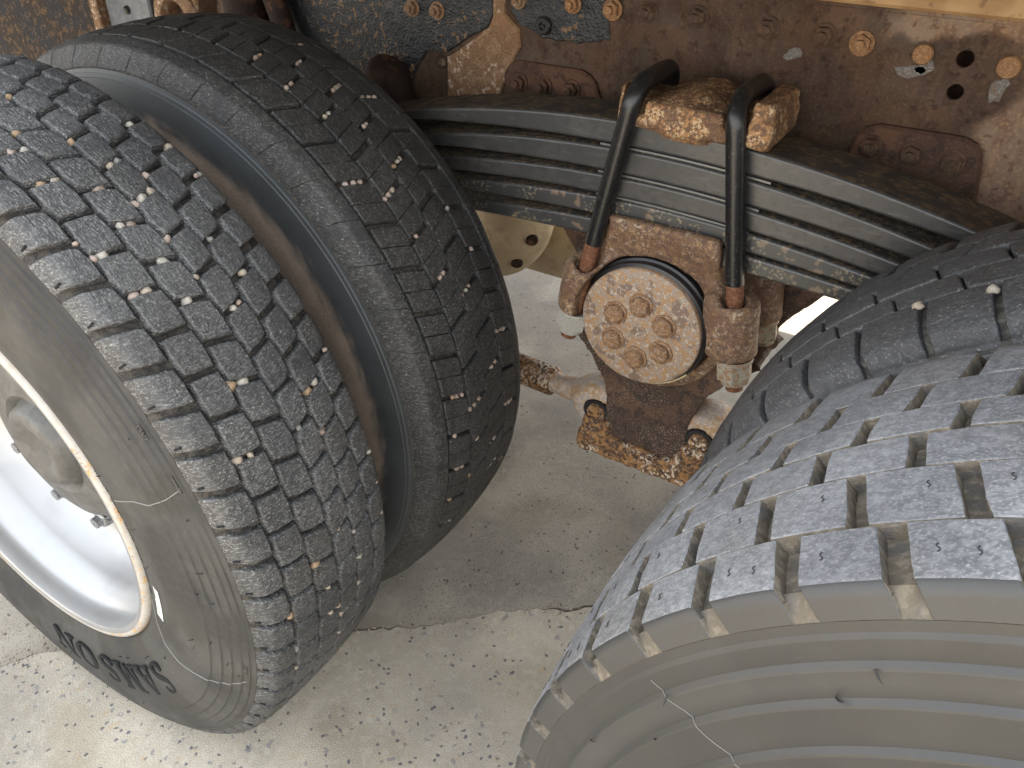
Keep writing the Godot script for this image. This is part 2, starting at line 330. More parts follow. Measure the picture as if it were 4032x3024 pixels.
	M.concrete_grey = mat(bake(n2, Color(0.3, 0.266, 0.214), [[cb, 0.4, 0.7, Color(0.255, 0.228, 0.186), 0.8], [cm, 0.5, 0.75, Color(0.335, 0.298, 0.238), 0.6], [cf, 0.55, 0.8, Color(0.36, 0.322, 0.26), 0.4], [both(cv2, rm, 1.7), 0.962, 0.97, Color(0.08, 0.072, 0.064), 0.8], [rf, 0.74, 0.8, Color(0.07, 0.063, 0.055), 0.8]]), 0.8, 0.85, bakeh(n2, [[cf, 0.2, 0.8, 0.2], [cm, 0.3, 0.7, 0.1]]), 0.07, 0.35, M.tone, 2.3)
	M.dirt = mat(bake(n, Color(0.07, 0.058, 0.045), [[fine, 0.5, 0.75, Color(0.2, 0.17, 0.13), 0.8], [mid, 0.5, 0.7, Color(0.04, 0.034, 0.028), 0.7]]), 0.25, 0.9, rough_h, 0.15)

func rust_zones() -> ImageTexture:
	# where the rail is bare light rust and where it is dark: painted over 2 m of its length
	var n := 512
	var f := FastNoiseLite.new()
	f.frequency = 0.016
	f.fractal_octaves = 4
	var d := PackedByteArray()
	d.resize(n * n * 3)
	for j in n:
		for i in n:
			var x := i * 2.0 / n
			if x > 1.2: x -= 2.0
			var y := (n - j) * 2.0 / n
			if y > 2.0: y -= 2.0
			var q := f.get_noise_2d(i, j) * 0.16 + f.get_noise_2d(i * 4.0, j * 4.0) * 0.05
			var k := smoothstep(0.30, 0.38, x + q + (0.92 - y) * 0.45)
			k = maxf(k, smoothstep(1.058, 1.072, y + q * 0.25) * smoothstep(0.16, 0.28, x + q))
			var e := 0.6 + 0.4 * k + 0.12 * f.get_noise_2d(i * 2.0 + 400, j * 2.0)
			var o := (j * n + i) * 3
			d[o] = int(255 * clampf(e, 0, 1))
			d[o + 1] = int(255 * clampf(e * lerpf(0.97, 0.99, k), 0, 1))
			d[o + 2] = int(255 * clampf(e * lerpf(0.95, 0.96, k), 0, 1))
	return ImageTexture.create_from_image(Image.create_from_data(n, n, false, Image.FORMAT_RGB8, d))

# ------------------------------------------------------------------ shape helpers
func lathe(mb: MB, s: int, pts: Array, segs: int, colour = null, crease := 0.75, a0 := 0.0, a1 := TAU):
	# pts: Vector2(z, r) around the z axis; normals smooth except at sharp bends
	var k := pts.size()
	var sn := []
	for i in k - 1:
		var d: Vector2 = (pts[i + 1] - pts[i]).normalized()
		sn.append(Vector2(d.y, -d.x))
	for i in k - 1:
		var na: Vector2 = sn[i]
		var nb: Vector2 = sn[i]
		if i > 0 and sn[i - 1].dot(sn[i]) > crease: na = (sn[i - 1] + sn[i]).normalized()
		if i < k - 2 and sn[i + 1].dot(sn[i]) > crease: nb = (sn[i + 1] + sn[i]).normalized()
		var p: Vector2 = pts[i]
		var q: Vector2 = pts[i + 1]
		for j in segs:
			var t0 := lerpf(a0, a1, float(j) / segs)
			var t1 := lerpf(a0, a1, float(j + 1) / segs)
			var c0 := cos(t0); var s0 := sin(t0); var c1 := cos(t1); var s1 := sin(t1)
			var A := Vector3(p.y * c0, p.y * s0, p.x)
			var B := Vector3(p.y * c1, p.y * s1, p.x)
			var C := Vector3(q.y * c1, q.y * s1, q.x)
			var D := Vector3(q.y * c0, q.y * s0, q.x)
			# outward is whichever side points from the profile's left: flip so that the normal is consistent
			var nA := -Vector3(na.y * c0, na.y * s0, na.x)
			var nB := -Vector3(na.y * c1, na.y * s1, na.x)
			var nC := -Vector3(nb.y * c1, nb.y * s1, nb.x)
			var nD := -Vector3(nb.y * c0, nb.y * s0, nb.x)
			if colour != null:
				var k0 = colour.call(p, t0); var k1 = colour.call(p, t1); var k2 = colour.call(q, t1); var k3 = colour.call(q, t0)
				mb.tri(s, A, B, C, nA, nB, nC, [k0, k1, k2])
				mb.tri(s, A, C, D, nA, nC, nD, [k0, k2, k3])
			else:
				mb.tri(s, A, B, C, nA, nB, nC)
				mb.tri(s, A, C, D, nA, nC, nD)

func tube(mb: MB, s: int, path: Array, rad, sides := 16, caps := true):
	var k := path.size()
	var up := Vector3(0.3, 0.2, 0.9).normalized()
	var rings := []
	var norms := []
	for i in k:
		var d: Vector3 = (path[min(i + 1, k - 1)] - path[max(i - 1, 0)]).normalized()
		var x := up.cross(d).normalized()
		var y := d.cross(x).normalized()
		up = d.cross(x).normalized()
		up = y
		var r: float = rad[i] if rad is Array else rad
		var ring := []
		var nn := []
		for j in sides:
			var a := TAU * j / sides
			var o := x * cos(a) + y * sin(a)
			ring.append(path[i] + o * r)
			nn.append(o)
		rings.append(ring)
		norms.append(nn)
	for i in k - 1:
		for j in sides:
			var j2 := (j + 1) % sides
			mb.quad(s, rings[i][j], rings[i][j2], rings[i + 1][j2], rings[i + 1][j], norms[i][j], norms[i][j2], norms[i + 1][j2], norms[i + 1][j])
	if caps:
		for e in [0, k - 1]:
			var d: Vector3 = (path[0] - path[1]).normalized() if e == 0 else (path[k - 1] - path[k - 2]).normalized()
			for j in sides:
				mb.tri(s, path[e], rings[e][j], rings[e][(j + 1) % sides], d, d, d)

func rbox(mb: MB, s: int, lo: Vector3, hi: Vector3, b: float, xf := Transform3D.IDENTITY):
	# a box with chamfered edges
	var c := (lo + hi) / 2
	var h := (hi - lo) / 2
	var faces := []
	for ax in 3:
		for sg in [-1, 1]:
			var u := (ax + 1) % 3
			var w := (ax + 2) % 3
			var q := []
			for p in [[-1, -1], [1, -1], [1, 1], [-1, 1]]:
				var v := Vector3.ZERO
				v[ax] = sg * h[ax]
				v[u] = p[0] * (h[u] - b)
				v[w] = p[1] * (h[w] - b)
				q.append(xf * (c + v))
			var o := Vector3.ZERO
			o[ax] = sg
			mb.flatq(s, q[0], q[1], q[2], q[3], xf.basis * o)
	for ax in 3:
		var u := (ax + 1) % 3
		var w := (ax + 2) % 3
		for su in [-1, 1]:
			for sw in [-1, 1]:
				var q := []
				for e in [[-1, 0], [1, 0], [1, 1], [-1, 1]]:
					var v := Vector3.ZERO
					v[ax] = e[0] * (h[ax] - b)
					v[u] = su * (h[u] - (b if e[1] == 1 else 0.0))
					v[w] = sw * (h[w] - (0.0 if e[1] == 1 else b))
					q.append(xf * (c + v))
				var o := Vector3.ZERO
				o[u] = su; o[w] = sw
				mb.flatq(s, q[0], q[1], q[2], q[3], xf.basis * o)
	for sx in [-1, 1]:
		for sy in [-1, 1]:
			for sz in [-1, 1]:
				var g := Vector3(sx, sy, sz)
				var a := xf * (c + g * (h - Vector3(0, b, b)))
				var d := xf * (c + g * (h - Vector3(b, 0, b)))
				var e := xf * (c + g * (h - Vector3(b, b, 0)))
				mb.flat(s, a, d, e, xf.basis * g)

func plate(mb: MB, s: int, poly: PackedVector2Array, z0: float, z1: float, bev := 0.002, back := true):
	# polygon in x, y thickened from z0 (back) to z1 (front), the front edge chamfered
	var inner := Geometry2D.offset_polygon(poly, -bev)
	var inn: PackedVector2Array = poly
	if inner.size() > 0 and inner[0].size() == poly.size(): inn = inner[0]
	else:
		var cen := Vector2.ZERO
		for p in poly: cen += p
		cen /= poly.size()
		inn = PackedVector2Array()
		for p in poly: inn.append(p + (cen - p).normalized() * bev)
	# align the start of the inset loop with the outline
	var best := 0
	for i in inn.size():
		if inn[i].distance_squared_to(poly[0]) < inn[best].distance_squared_to(poly[0]): best = i
	var k := poly.size()
	var loop := []
	var same := Geometry2D.is_polygon_clockwise(poly) == Geometry2D.is_polygon_clockwise(inn)
	for i in k: loop.append(inn[(best + (i if same else -i) + k) % k])
	var lp := PackedVector2Array(loop)
	var idx := Geometry2D.triangulate_polygon(lp)
	for i in range(0, idx.size(), 3):
		var a := lp[idx[i]]; var b := lp[idx[i + 1]]; var d := lp[idx[i + 2]]
		mb.flat(s, Vector3(a.x, a.y, z1), Vector3(b.x, b.y, z1), Vector3(d.x, d.y, z1), Vector3(0, 0, 1))
	if back:
		idx = Geometry2D.triangulate_polygon(poly)
		for i in range(0, idx.size(), 3):
			var a := poly[idx[i]]; var b := poly[idx[i + 1]]; var d := poly[idx[i + 2]]
			mb.flat(s, Vector3(a.x, a.y, z0), Vector3(b.x, b.y, z0), Vector3(d.x, d.y, z0), Vector3(0, 0, -1))
	var sgn := -1.0 if Geometry2D.is_polygon_clockwise(poly) else 1.0
	for i in k:
		var p := poly[i]; var q := poly[(i + 1) % k]
		var e: Vector2 = (q - p).normalized()
		var o := Vector3(e.y, -e.x, 0) * sgn
		var pi: Vector2 = loop[i]
		var qi: Vector2 = loop[(i + 1) % k]
		mb.flatq(s, Vector3(p.x, p.y, z1 - bev), Vector3(q.x, q.y, z1 - bev), Vector3(qi.x, qi.y, z1), Vector3(pi.x, pi.y, z1), o + Vector3(0, 0, 1))
		mb.flatq(s, Vector3(p.x, p.y, z0), Vector3(q.x, q.y, z0), Vector3(q.x, q.y, z1 - bev), Vector3(p.x, p.y, z1 - bev), o)

func hexagon(mb: MB, s: int, r: float, z0: float, z1: float, ch: float, at := Vector3.ZERO, turn := 0.0, basis := Basis.IDENTITY):
	# a hexagonal prism along z with a chamfered outer end
	for i in 6:
		var a := turn + TAU * i / 6
		var b := turn + TAU * (i + 1) / 6
		var p := Vector3(cos(a), sin(a), 0)
		var q := Vector3(cos(b), sin(b), 0)
		var z := Vector3(0, 0, 1)
		var o := (p + q)
		mb.flatq(s, at + basis * (p * r + z * z0), at + basis * (q * r + z * z0), at + basis * (q * r + z * (z1 - ch)), at + basis * (p * r + z * (z1 - ch)), basis * o)
		mb.flatq(s, at + basis * (p * r + z * (z1 - ch)), at + basis * (q * r + z * (z1 - ch)), at + basis * (q * (r - ch * 1.6) + z * z1), at + basis * (p * (r - ch * 1.6) + z * z1), basis * (o + z))
		mb.flat(s, at + basis * (z * z1), at + basis * (p * (r - ch * 1.6) + z * z1), at + basis * (q * (r - ch * 1.6) + z * z1), basis * z)

func bolt_mesh(r: float, m: Material, style := "hex", seed_ := 0) -> ArrayMesh:
	# washer, head and stub, standing out along z
	var mb := MB.new()
	var wob := rng.randf() * TAU
	if style == "hex":
		lathe(mb, 0, [Vector2(0.0, r * 1.38), Vector2(r * 0.22, r * 1.38), Vector2(r * 0.3, r * 1.28), Vector2(r * 0.3, 0.001)], 18)
		hexagon(mb, 0, r * 1.08, r * 0.3, r * 1.25, r * 0.2, Vector3.ZERO, wob)
		lathe(mb, 0, [Vector2(r * 1.1, r * 0.6), Vector2(r * 1.75, r * 0.58), Vector2(r * 1.9, r * 0.4), Vector2(r * 1.9, 0.0005)], 12)
	elif style == "lump":
		# a hexagonal head rusted into a lump, on a crusted washer
		var f := FastNoiseLite.new()
		f.seed = rng.randi() % 1000
		f.frequency = 1.1
		var rings := [[0.0, 1.34], [0.16, 1.28], [0.22, 1.06], [0.62, 1.0], [0.82, 0.86], [0.95, 0.6], [1.02, 0.3], [1.04, 0.0]]
		var pt := func(i, j):
			var a: float = TAU * j / 24.0 + wob
			var rr: float = rings[i][1]
			if i >= 2 and i <= 4: rr *= 1.0 + 0.055 * cos(6.0 * (a - wob))
			var q := Vector3(cos(a) * rr, sin(a) * rr, rings[i][0])
			return q * r * (1.0 + 0.17 * f.get_noise_3dv(q * 1.5))
		for i in rings.size() - 1:
			for j in 24:
				var a: Vector3 = pt.call(i, j); var b: Vector3 = pt.call(i, j + 1); var c: Vector3 = pt.call(i + 1, j + 1); var d: Vector3 = pt.call(i + 1, j)
				var o := Vector3(a.x, a.y, 0).normalized() * (1.0 - i / 8.0) + Vector3(0, 0, 0.1 + i / 5.0)
				if i < rings.size() - 2: mb.flatq(0, a, b, c, d, o)
				else: mb.flat(0, a, b, c, o)
	elif style == "dome":
		lathe(mb, 0, [Vector2(0.0, r * 1.12), Vector2(r * 0.2, r * 1.12), Vector2(r * 0.3, r * 0.98), Vector2(r * 0.62, r * 0.95), Vector2(r * 0.86, r * 0.8), Vector2(r * 1.0, r * 0.5), Vector2(r * 1.03, 0.0005)], 16)
	else:
		lathe(mb, 0, [Vector2(0.0, r * 1.2), Vector2(r * 0.5, r * 1.2), Vector2(r * 0.7, r * 1.05), Vector2(r * 0.74, r * 0.6), Vector2(r * 0.6, r * 0.3), Vector2(r * 0.6, 0.0005)], 16)
	return mb.mesh([m])

# a field meshed as surface nets
func nets(lo: Vector3, hi: Vector3, cell: float, f: Callable, m: Material) -> ArrayMesh:
	var nx := int(ceil((hi.x - lo.x) / cell)) + 1
	var ny := int(ceil((hi.y - lo.y) / cell)) + 1
	var nz := int(ceil((hi.z - lo.z) / cell)) + 1
	var g := PackedFloat32Array()
	g.resize(nx * ny * nz)
	for z in nz:
		for y in ny:
			for x in nx:
				g[(z * ny + y) * nx + x] = f.call(lo + Vector3(x, y, z) * cell)
	var vid := PackedInt32Array()
	vid.resize(nx * ny * nz)
	vid.fill(-1)
	var V := PackedVector3Array()
	var N := PackedVector3Array()
	var off := [0, 1, nx, nx + 1, nx * ny, nx * ny + 1, nx * ny + nx, nx * ny + nx + 1]
	var edges := [[0, 1], [2, 3], [4, 5], [6, 7], [0, 2], [1, 3], [4, 6], [5, 7], [0, 4], [1, 5], [2, 6], [3, 7]]
	for z in nz - 1:
		for y in ny - 1:
			for x in nx - 1:
				var b := (z * ny + y) * nx + x
				var neg := 0
				for k in 8:
					if g[b + off[k]] < 0.0: neg += 1
				if neg == 0 or neg == 8: continue
				var sum := Vector3.ZERO
				var cnt := 0
				for e in edges:
					var a: float = g[b + off[e[0]]]
					var d: float = g[b + off[e[1]]]
					if (a < 0.0) != (d < 0.0):
						var t := a / (a - d)
						var p := Vector3(e[0] & 1, (e[0] >> 1) & 1, e[0] >> 2)
						var q := Vector3(e[1] & 1, (e[1] >> 1) & 1, e[1] >> 2)
						sum += p.lerp(q, t)
						cnt += 1
				vid[b] = V.size()
				V.append(lo + (Vector3(x, y, z) + sum / cnt) * cell)
				var gr := Vector3.ZERO
				for k in 8:
					var w: float = g[b + off[k]]
					gr += w * Vector3(2 * (k & 1) - 1, 2 * ((k >> 1) & 1) - 1, 2 * (k >> 2) - 1)
				N.append(gr.normalized())
	var I := PackedInt32Array()
	var st := [1, nx, nx * ny]
	for z in range(1, nz - 1):
		for y in range(1, ny - 1):
			for x in range(1, nx - 1):
				var b := (z * ny + y) * nx + x
				for ax in 3:
					if (g[b] < 0.0) == (g[b + st[ax]] < 0.0): continue
					var su: int = st[(ax + 1) % 3]
					var sw: int = st[(ax + 2) % 3]
					var q := [vid[b - su - sw], vid[b - sw], vid[b], vid[b - su]]
					if q.min() < 0: continue
					if g[b] < 0.0: q.reverse()
					I.append_array([q[0], q[1], q[2], q[0], q[2], q[3]])
	var a := []
	a.resize(Mesh.ARRAY_MAX)
	a[Mesh.ARRAY_VERTEX] = V
	a[Mesh.ARRAY_NORMAL] = N
	a[Mesh.ARRAY_INDEX] = I
	var am := ArrayMesh.new()
	am.add_surface_from_arrays(Mesh.PRIMITIVE_TRIANGLES, a)
	am.surface_set_material(0, m)
	return am

func sd_box(p: Vector3, c: Vector3, h: Vector3, r: float) -> float:
	var q := (p - c).abs() - h + Vector3(r, r, r)
	return Vector3(maxf(q.x, 0), maxf(q.y, 0), maxf(q.z, 0)).length() + minf(maxf(q.x, maxf(q.y, q.z)), 0.0) - r

func sd_cap(p: Vector3, a: Vector3, b: Vector3, ra: float, rb: float) -> float:
	var d := b - a
	var t := clampf((p - a).dot(d) / d.dot(d), 0, 1)
	return (p - a - d * t).length() - lerpf(ra, rb, t)

func sd_cylz(p: Vector3, c: Vector3, r: float, h: float, rnd := 0.004) -> float:
	var q := Vector2(Vector2(p.x - c.x, p.y - c.y).length() - r + rnd, absf(p.z - c.z) - h + rnd)
	return Vector2(maxf(q.x, 0), maxf(q.y, 0)).length() + minf(maxf(q.x, q.y), 0.0) - rnd

func sd_cyl(p: Vector3, a: Vector3, b: Vector3, r: float, rnd := 0.004) -> float:
	var d := (b - a)
	var l := d.length()
	d /= l
	var t := (p - a).dot(d)
	var q := Vector2((p - a - d * t).length() - r + rnd, absf(t - l / 2) - l / 2 + rnd)
	return Vector2(maxf(q.x, 0), maxf(q.y, 0)).length() + minf(maxf(q.x, q.y), 0.0) - rnd

func smin(a: float, b: float, k: float) -> float:
	var h := maxf(k - absf(a - b), 0.0) / k
	return minf(a, b) - h * h * k * 0.25

func smax(a: float, b: float, k: float) -> float:
	return -smin(-a, -b, k)

# ------------------------------------------------------------------ wheels
class Tread:
	var s := PackedFloat32Array()
	var p := PackedVector2Array()
	var dn := 0.004
	func _init(pts: Array):
		var t := 0.0
		for i in pts.size():
			if i > 0: t += pts[i].distance_to(pts[i - 1])
			s.append(t)
			p.append(pts[i])
	func total() -> float:
		return s[s.size() - 1]
	func at(x: float) -> Vector2:
		x = clampf(x, 0, total())
		for i in s.size() - 1:
			if x <= s[i + 1]: return p[i].lerp(p[i + 1], (x - s[i]) / (s[i + 1] - s[i]))
		return p[p.size() - 1]
	func nrm(x: float) -> Vector2:
		var d := (at(x + dn) - at(x - dn)).normalized()
		return Vector2(d.y, -d.x)
	func of_z(z: float) -> float:
		# arc length where the curve passes that z (between the shoulders z falls steadily)
		for i in range(2, s.size() - 1):
			if p[i].x >= z and p[i + 1].x <= z: return lerpf(s[i], s[i + 1], (p[i].x - z) / maxf(p[i].x - p[i + 1].x, 1e-6))
		return 0.0

func tread_curve(zc: float, half: float, R: float, drop: float, rt: float, soft: float) -> Tread:
	var a := [Vector2(half + 0.0085, rt - 0.005), Vector2(half + 0.006, rt + 0.004), Vector2(half + 0.003, R - drop - soft * 1.1), Vector2(half - soft * 0.25, R - drop - soft * 0.3), Vector2(half - soft, R - drop)]
	var pts := []
	for q in a: pts.append(Vector2(zc + q.x, q.y))
	for i in range(1, 16):
		var t := lerpf(half - soft, -(half - soft), i / 16.0)
		pts.append(Vector2(zc + t, R - drop * pow(absf(t) / (half - soft), 2.0)))
	for i in range(4, -1, -1): pts.append(Vector2(zc - a[i].x, a[i].y))
	return Tread.new(pts)

func tpos(T: Tread, s: float, th: float, h: float) -> Vector3:
	var q := T.at(s)
	var n := T.nrm(s)

	q += n * h
	return Vector3(q.y * cos(th), q.y * sin(th), q.x)

func tnrm(T: Tread, s: float, th: float) -> Vector3:
	var n := T.nrm(s)
	return Vector3(n.y * cos(th), n.y * sin(th), n.x)

var jit := FastNoiseLite.new()

func block_mesh(T: Tread, row: Dictionary, k: int, R: float, H: float, mats: Array, seed_: float) -> ArrayMesh:
	var s0: float = row.s0
	var s1: float = row.s1
	var ns: int = row.get("ns", 3)
	var nt: int = row.get("nt", 2)
	var b: float = row.get("bevel", 0.0018)
	var wob: float = row.get("wob", 0.0012)
	var gaps: Array = row.gaps
	var m := gaps.size()
	var sub: float = row.pitch / m
	var g0: float = gaps[k % m]
	var g1: float = gaps[(k + 1) % m]
	var slant: float = row.slant
	var smid := (s0 + s1) / 2
	var lo := func(s): return (slant * (s - smid) / (s1 - s0)) + g0 / 2 / R
	var hi := func(s): return (slant * (s - smid) / (s1 - s0)) + sub - g1 / 2 / R
	var cor: float = row.get("corner", 0.0025)
	var P := []   # [ring][i][j]
	var dz := jit.get_noise_2d(seed_ * 91.0, 3.0) * 0.0012
	var ring := func(i, j, inset: float, h: float):
		var s: float = row.si[i] if row.has("si") else lerpf(s0, s1, float(i) / ns)
		var t0: float = lo.call(s)
		var t1: float = hi.call(s)
		var th := lerpf(t0, t1, float(j) / nt)
		var es := 0.0
		var et := 0.0
		var fl: bool = i == 0 and row.get("flush", false)
		if i == 0: es = 0.0 if fl else inset
		elif i == ns: es = -inset
		if j == 0: et = inset
		elif j == nt: et = -inset
		if (i == 0 or i == ns) and (j == 0 or j == nt) and not fl:
			es += cor * 0.6 * signf(es) if es != 0.0 else (cor * 0.6 if i == 0 else -cor * 0.6)
			et += cor * 0.6 * signf(et) if et != 0.0 else (cor * 0.6 if j == 0 else -cor * 0.6)
		if i == 0 or i == ns: es += jit.get_noise_2d(seed_ * 37.0 + j * 9.0 + i * 5.0, 11.0) * wob
		if j == 0 or j == nt: et += jit.get_noise_2d(seed_ * 53.0 + i * 9.0 + j * 5.0, 27.0) * wob
		var hh := h
		if fl and h > -H * 0.5: return [tpos(T, s, th + et / R, 0.0002 + h * 0.5), s, th + et / R]
		if h > -H * 0.5: hh += dz + jit.get_noise_2d(seed_ * 71.0 + i * 13.0, j * 17.0) * 0.0009
		return [tpos(T, s + es, th + et / R, hh), s + es, th + et / R]
	var mb := MB.new()
	var top := []
	var edge := []
	var base := []
	for i in ns + 1:
		top.append([]); edge.append([]); base.append([])
		for j in nt + 1:
			top[i].append(ring.call(i, j, b, 0.0))
			if i == 0 or i == ns or j == 0 or j == nt:
				edge[i].append(ring.call(i, j, 0.0, -b * 1.1))
				base[i].append(ring.call(i, j, -row.get("flare", 0.0008), -H - 0.001))
			else:
				edge[i].append(null); base[i].append(null)
	for i in ns:
		for j in nt:
			var q := [top[i][j], top[i + 1][j], top[i + 1][j + 1], top[i][j + 1]]
			var sf := 2 if row.has("side_s") and (q[0][1] + q[1][1]) / 2 < row.side_s else 0
			mb.quad(sf, q[0][0], q[1][0], q[2][0], q[3][0], tnrm(T, q[0][1], q[0][2]), tnrm(T, q[1][1], q[1][2]), tnrm(T, q[2][1], q[2][2]), tnrm(T, q[3][1], q[3][2]))
	var lp := []
	for i in ns: lp.append([i, 0])
	for j in nt: lp.append([ns, j])
	for i in ns: lp.append([ns - i, nt])
	for j in nt: lp.append([0, nt - j])
	var cen: Vector3 = top[ns / 2][nt / 2][0]
	for e in lp.size():
		var a = lp[e]
		var c = lp[(e + 1) % lp.size()]
		var ta: Vector3 = top[a[0]][a[1]][0]; var tc: Vector3 = top[c[0]][c[1]][0]
		var ea: Vector3 = edge[a[0]][a[1]][0]; var ec: Vector3 = edge[c[0]][c[1]][0]
		var ba: Vector3 = base[a[0]][a[1]][0]; var bc: Vector3 = base[c[0]][c[1]][0]
		var nu := tnrm(T, top[a[0]][a[1]][1], top[a[0]][a[1]][2])
		var nu2 := tnrm(T, top[c[0]][c[1]][1], top[c[0]][c[1]][2])
		var side := (ec - ea).cross(nu).normalized()
		if side.dot((ea + ec) / 2 - cen) < 0: side = -side
		var sf := 2 if row.has("side_s") and (top[a[0]][a[1]][1] + top[c[0]][c[1]][1]) / 2 < row.side_s else 0
		mb.quad(sf, ta, tc, ec, ea, nu, nu2, (side + nu2).normalized(), (side + nu).normalized())
		mb.quad(1, ea, ec, bc, ba, (side + nu * 0.5).normalized(), (side + nu2 * 0.5).normalized(), side, side)
	if row.get("marks", false):
		# two little S-shaped wear pins moulded in the block
		for q in 2:
			if fposmod(seed_ * 0.37 + q * 0.41, 1.0) < 0.35: continue
			var sc := lerpf(s0, s1, [0.62, 0.66][q])
			var tc: float = lerpf(lo.call(sc), hi.call(sc), [0.3, 0.7][q])
			var pp := []
			for e in 9:
				var t := e / 8.0 - 0.5
				pp.append(tpos(T, sc + t * 0.007, tc + sin(t * TAU) * 0.0012 / R, dz + 0.0003))
			tube(mb, 3, pp, 0.00034, 4, false)
	return mb.mesh(mats)

func make_tread(tyre: Node3D, T: Tread, rows: Array, R: float, H: float, mats: Array, vis0: float, vis1: float, called := "tread_block") -> void:
	var rest := []
	for ri in rows.size():
		var row: Dictionary = rows[ri]
		var m: int = row.gaps.size()
		var protos := []
		for k in m:
			var vs := []
			for q in 3: vs.append(block_mesh(T, row, k, R, H, mats, ri * 31.0 + k * 7.0 + q * 3.0 + R * 100.0))
			protos.append(vs)
		var count := int(round(TAU / row.pitch)) * m
		for k in count:
			var th: float = row.phase + (row.pitch / m) * k
			var xf := Transform3D(Basis(Vector3(0, 0, 1), th), Vector3.ZERO)
			var me: ArrayMesh = protos[k % m][rng.randi() % 3]
			var mid: float = wrapf(th + row.pitch / m / 2, -PI, PI)
			var inside: bool = mid >= vis0 and mid <= vis1 if vis1 <= PI else (mid >= vis0 or mid <= vis1 - TAU)
			if inside and not row.get("hidden", false): part(called, me, tyre, xf)
			else: rest.append([me, xf])
	var am := ArrayMesh.new()
	for m in mats.size():
		if m > 0 and mats[m] == mats[0]: continue
		var st := SurfaceTool.new()
		st.begin(Mesh.PRIMITIVE_TRIANGLES)
		var any := false
		for e in rest:
			for k in e[0].get_surface_count():
				if e[0].surface_get_material(k) == mats[m]:
					st.append_from(e[0], k, e[1])
					any = true
		if any:
			st.commit(am)
			am.surface_set_material(am.get_surface_count() - 1, mats[m])
	var o := part("tread_blocks", am, tyre)
	o.set_meta("kind", "stuff")

func rim_parts(root: Node3D, h: float, z: float, full := true):
	var mb := MB.new()
	lathe(mb, 0, [Vector2(z - 0.012, 0.2960), Vector2(z - 0.004, 0.3000), Vector2(z + 0.006, 0.3008), Vector2(z + 0.0115, 0.3002), Vector2(z + 0.0155, 0.2980), Vector2(z + 0.0172, 0.2940), Vector2(z + 0.0168, 0.2905)], 128)
	lathe(mb, 1, [Vector2(z + 0.0168, 0.2905), Vector2(z + 0.0160, 0.2850), Vector2(z + 0.014, 0.2825), Vector2(z + 0.002, 0.2810), Vector2(z - 0.004, 0.2822), Vector2(z - 0.012, 0.2815), Vector2(z - 0.022, 0.2800), Vector2(z - 0.026, 0.2755), Vector2(z - 0.034, 0.2740), Vector2(z - 0.040, 0.2690), Vector2(z - 0.060, 0.2650), Vector2(z - 0.085, 0.2570), Vector2(z - 0.105, 0.2440), Vector2(z - 0.117, 0.2270), Vector2(z - 0.120, 0.2100), Vector2(z - 0.113, 0.1950), Vector2(z - 0.102, 0.1850), Vector2(z - 0.097, 0.1750), Vector2(z - 0.097, 0.1200)], 128)
	var rim := part("rim", mb.mesh([M.lip, M.rim]), root, Transform3D(Basis.IDENTITY, Vector3(0, h, 0)))
	mb = MB.new()
	lathe(mb, 0, [Vector2(z - 0.097, 0.1440), Vector2(z - 0.084, 0.1440), Vector2(z - 0.074, 0.1405), Vector2(z - 0.066, 0.1330), Vector2(z - 0.060, 0.1200), Vector2(z - 0.056, 0.1000), Vector2(z - 0.055, 0.0840), Vector2(z - 0.060, 0.0780), Vector2(z - 0.064, 0.0735), Vector2(z - 0.060, 0.0695), Vector2(z - 0.047, 0.0660), Vector2(z - 0.040, 0.0560), Vector2(z - 0.041, 0.0420), Vector2(z - 0.046, 0.0300), Vector2(z - 0.048, 0.0005)], 96)
	part("hub", mb.mesh([M.hub]), rim)
	for k in 10:
		var a := deg_to_rad(-79 + 36 * k)
		mb = MB.new()
		var at := Vector3(cos(a), sin(a), 0) * 0.157
		hexagon(mb, 0, 0.0165, 0.0, 0.022, 0.003, Vector3(at.x, at.y, z - 0.097), rng.randf())
		tube(mb, 0, [Vector3(at.x, at.y, z - 0.08), Vector3(at.x, at.y, z - 0.066)], 0.0095, 12)
		part("wheel_nut", mb.mesh([M.nut_steel]), rim)

func carcass(T: Tread, H: float, outer: Array, inner: Array, side: Material, groove: Material, colour = null, ridges := []) -> ArrayMesh:
	var mb := MB.new()
	var a := outer.duplicate()
	lathe(mb, 0, a + [T.at(0.0)], 160, colour, 0.97)
	var g := []
	var L := T.total()
	var at := []
	for i in 41: at.append(L * i / 40.0)
	for q in ridges: at.append_array([q - 0.0026, q - 0.0014, q + 0.0014, q + 0.0026])
	at.sort()
	for s in at:
		var edge: float = clampf(minf(s, L - s) / 0.022, 0, 1)
		var q := T.at(s)
		var dep := H * (edge * edge * (3 - 2 * edge))
		for k in ridges:
			# packed dirt that half fills the lengthwise grooves
			if absf(s - k) < 0.002: dep = minf(dep, 0.0022)
		g.append(q + T.nrm(s) * (-dep - 0.0004))
	lathe(mb, 1, g, 160)
	var b := inner.duplicate()
	lathe(mb, 0, [T.at(L)] + b, 160, colour, 0.9)
	return mb.mesh([side, groove])

func mirror(pts: Array, zc: float) -> Array:
	var o := []
	for i in range(pts.size() - 1, -1, -1): o.append(Vector2(2 * zc - pts[i].x, pts[i].y))
	return o

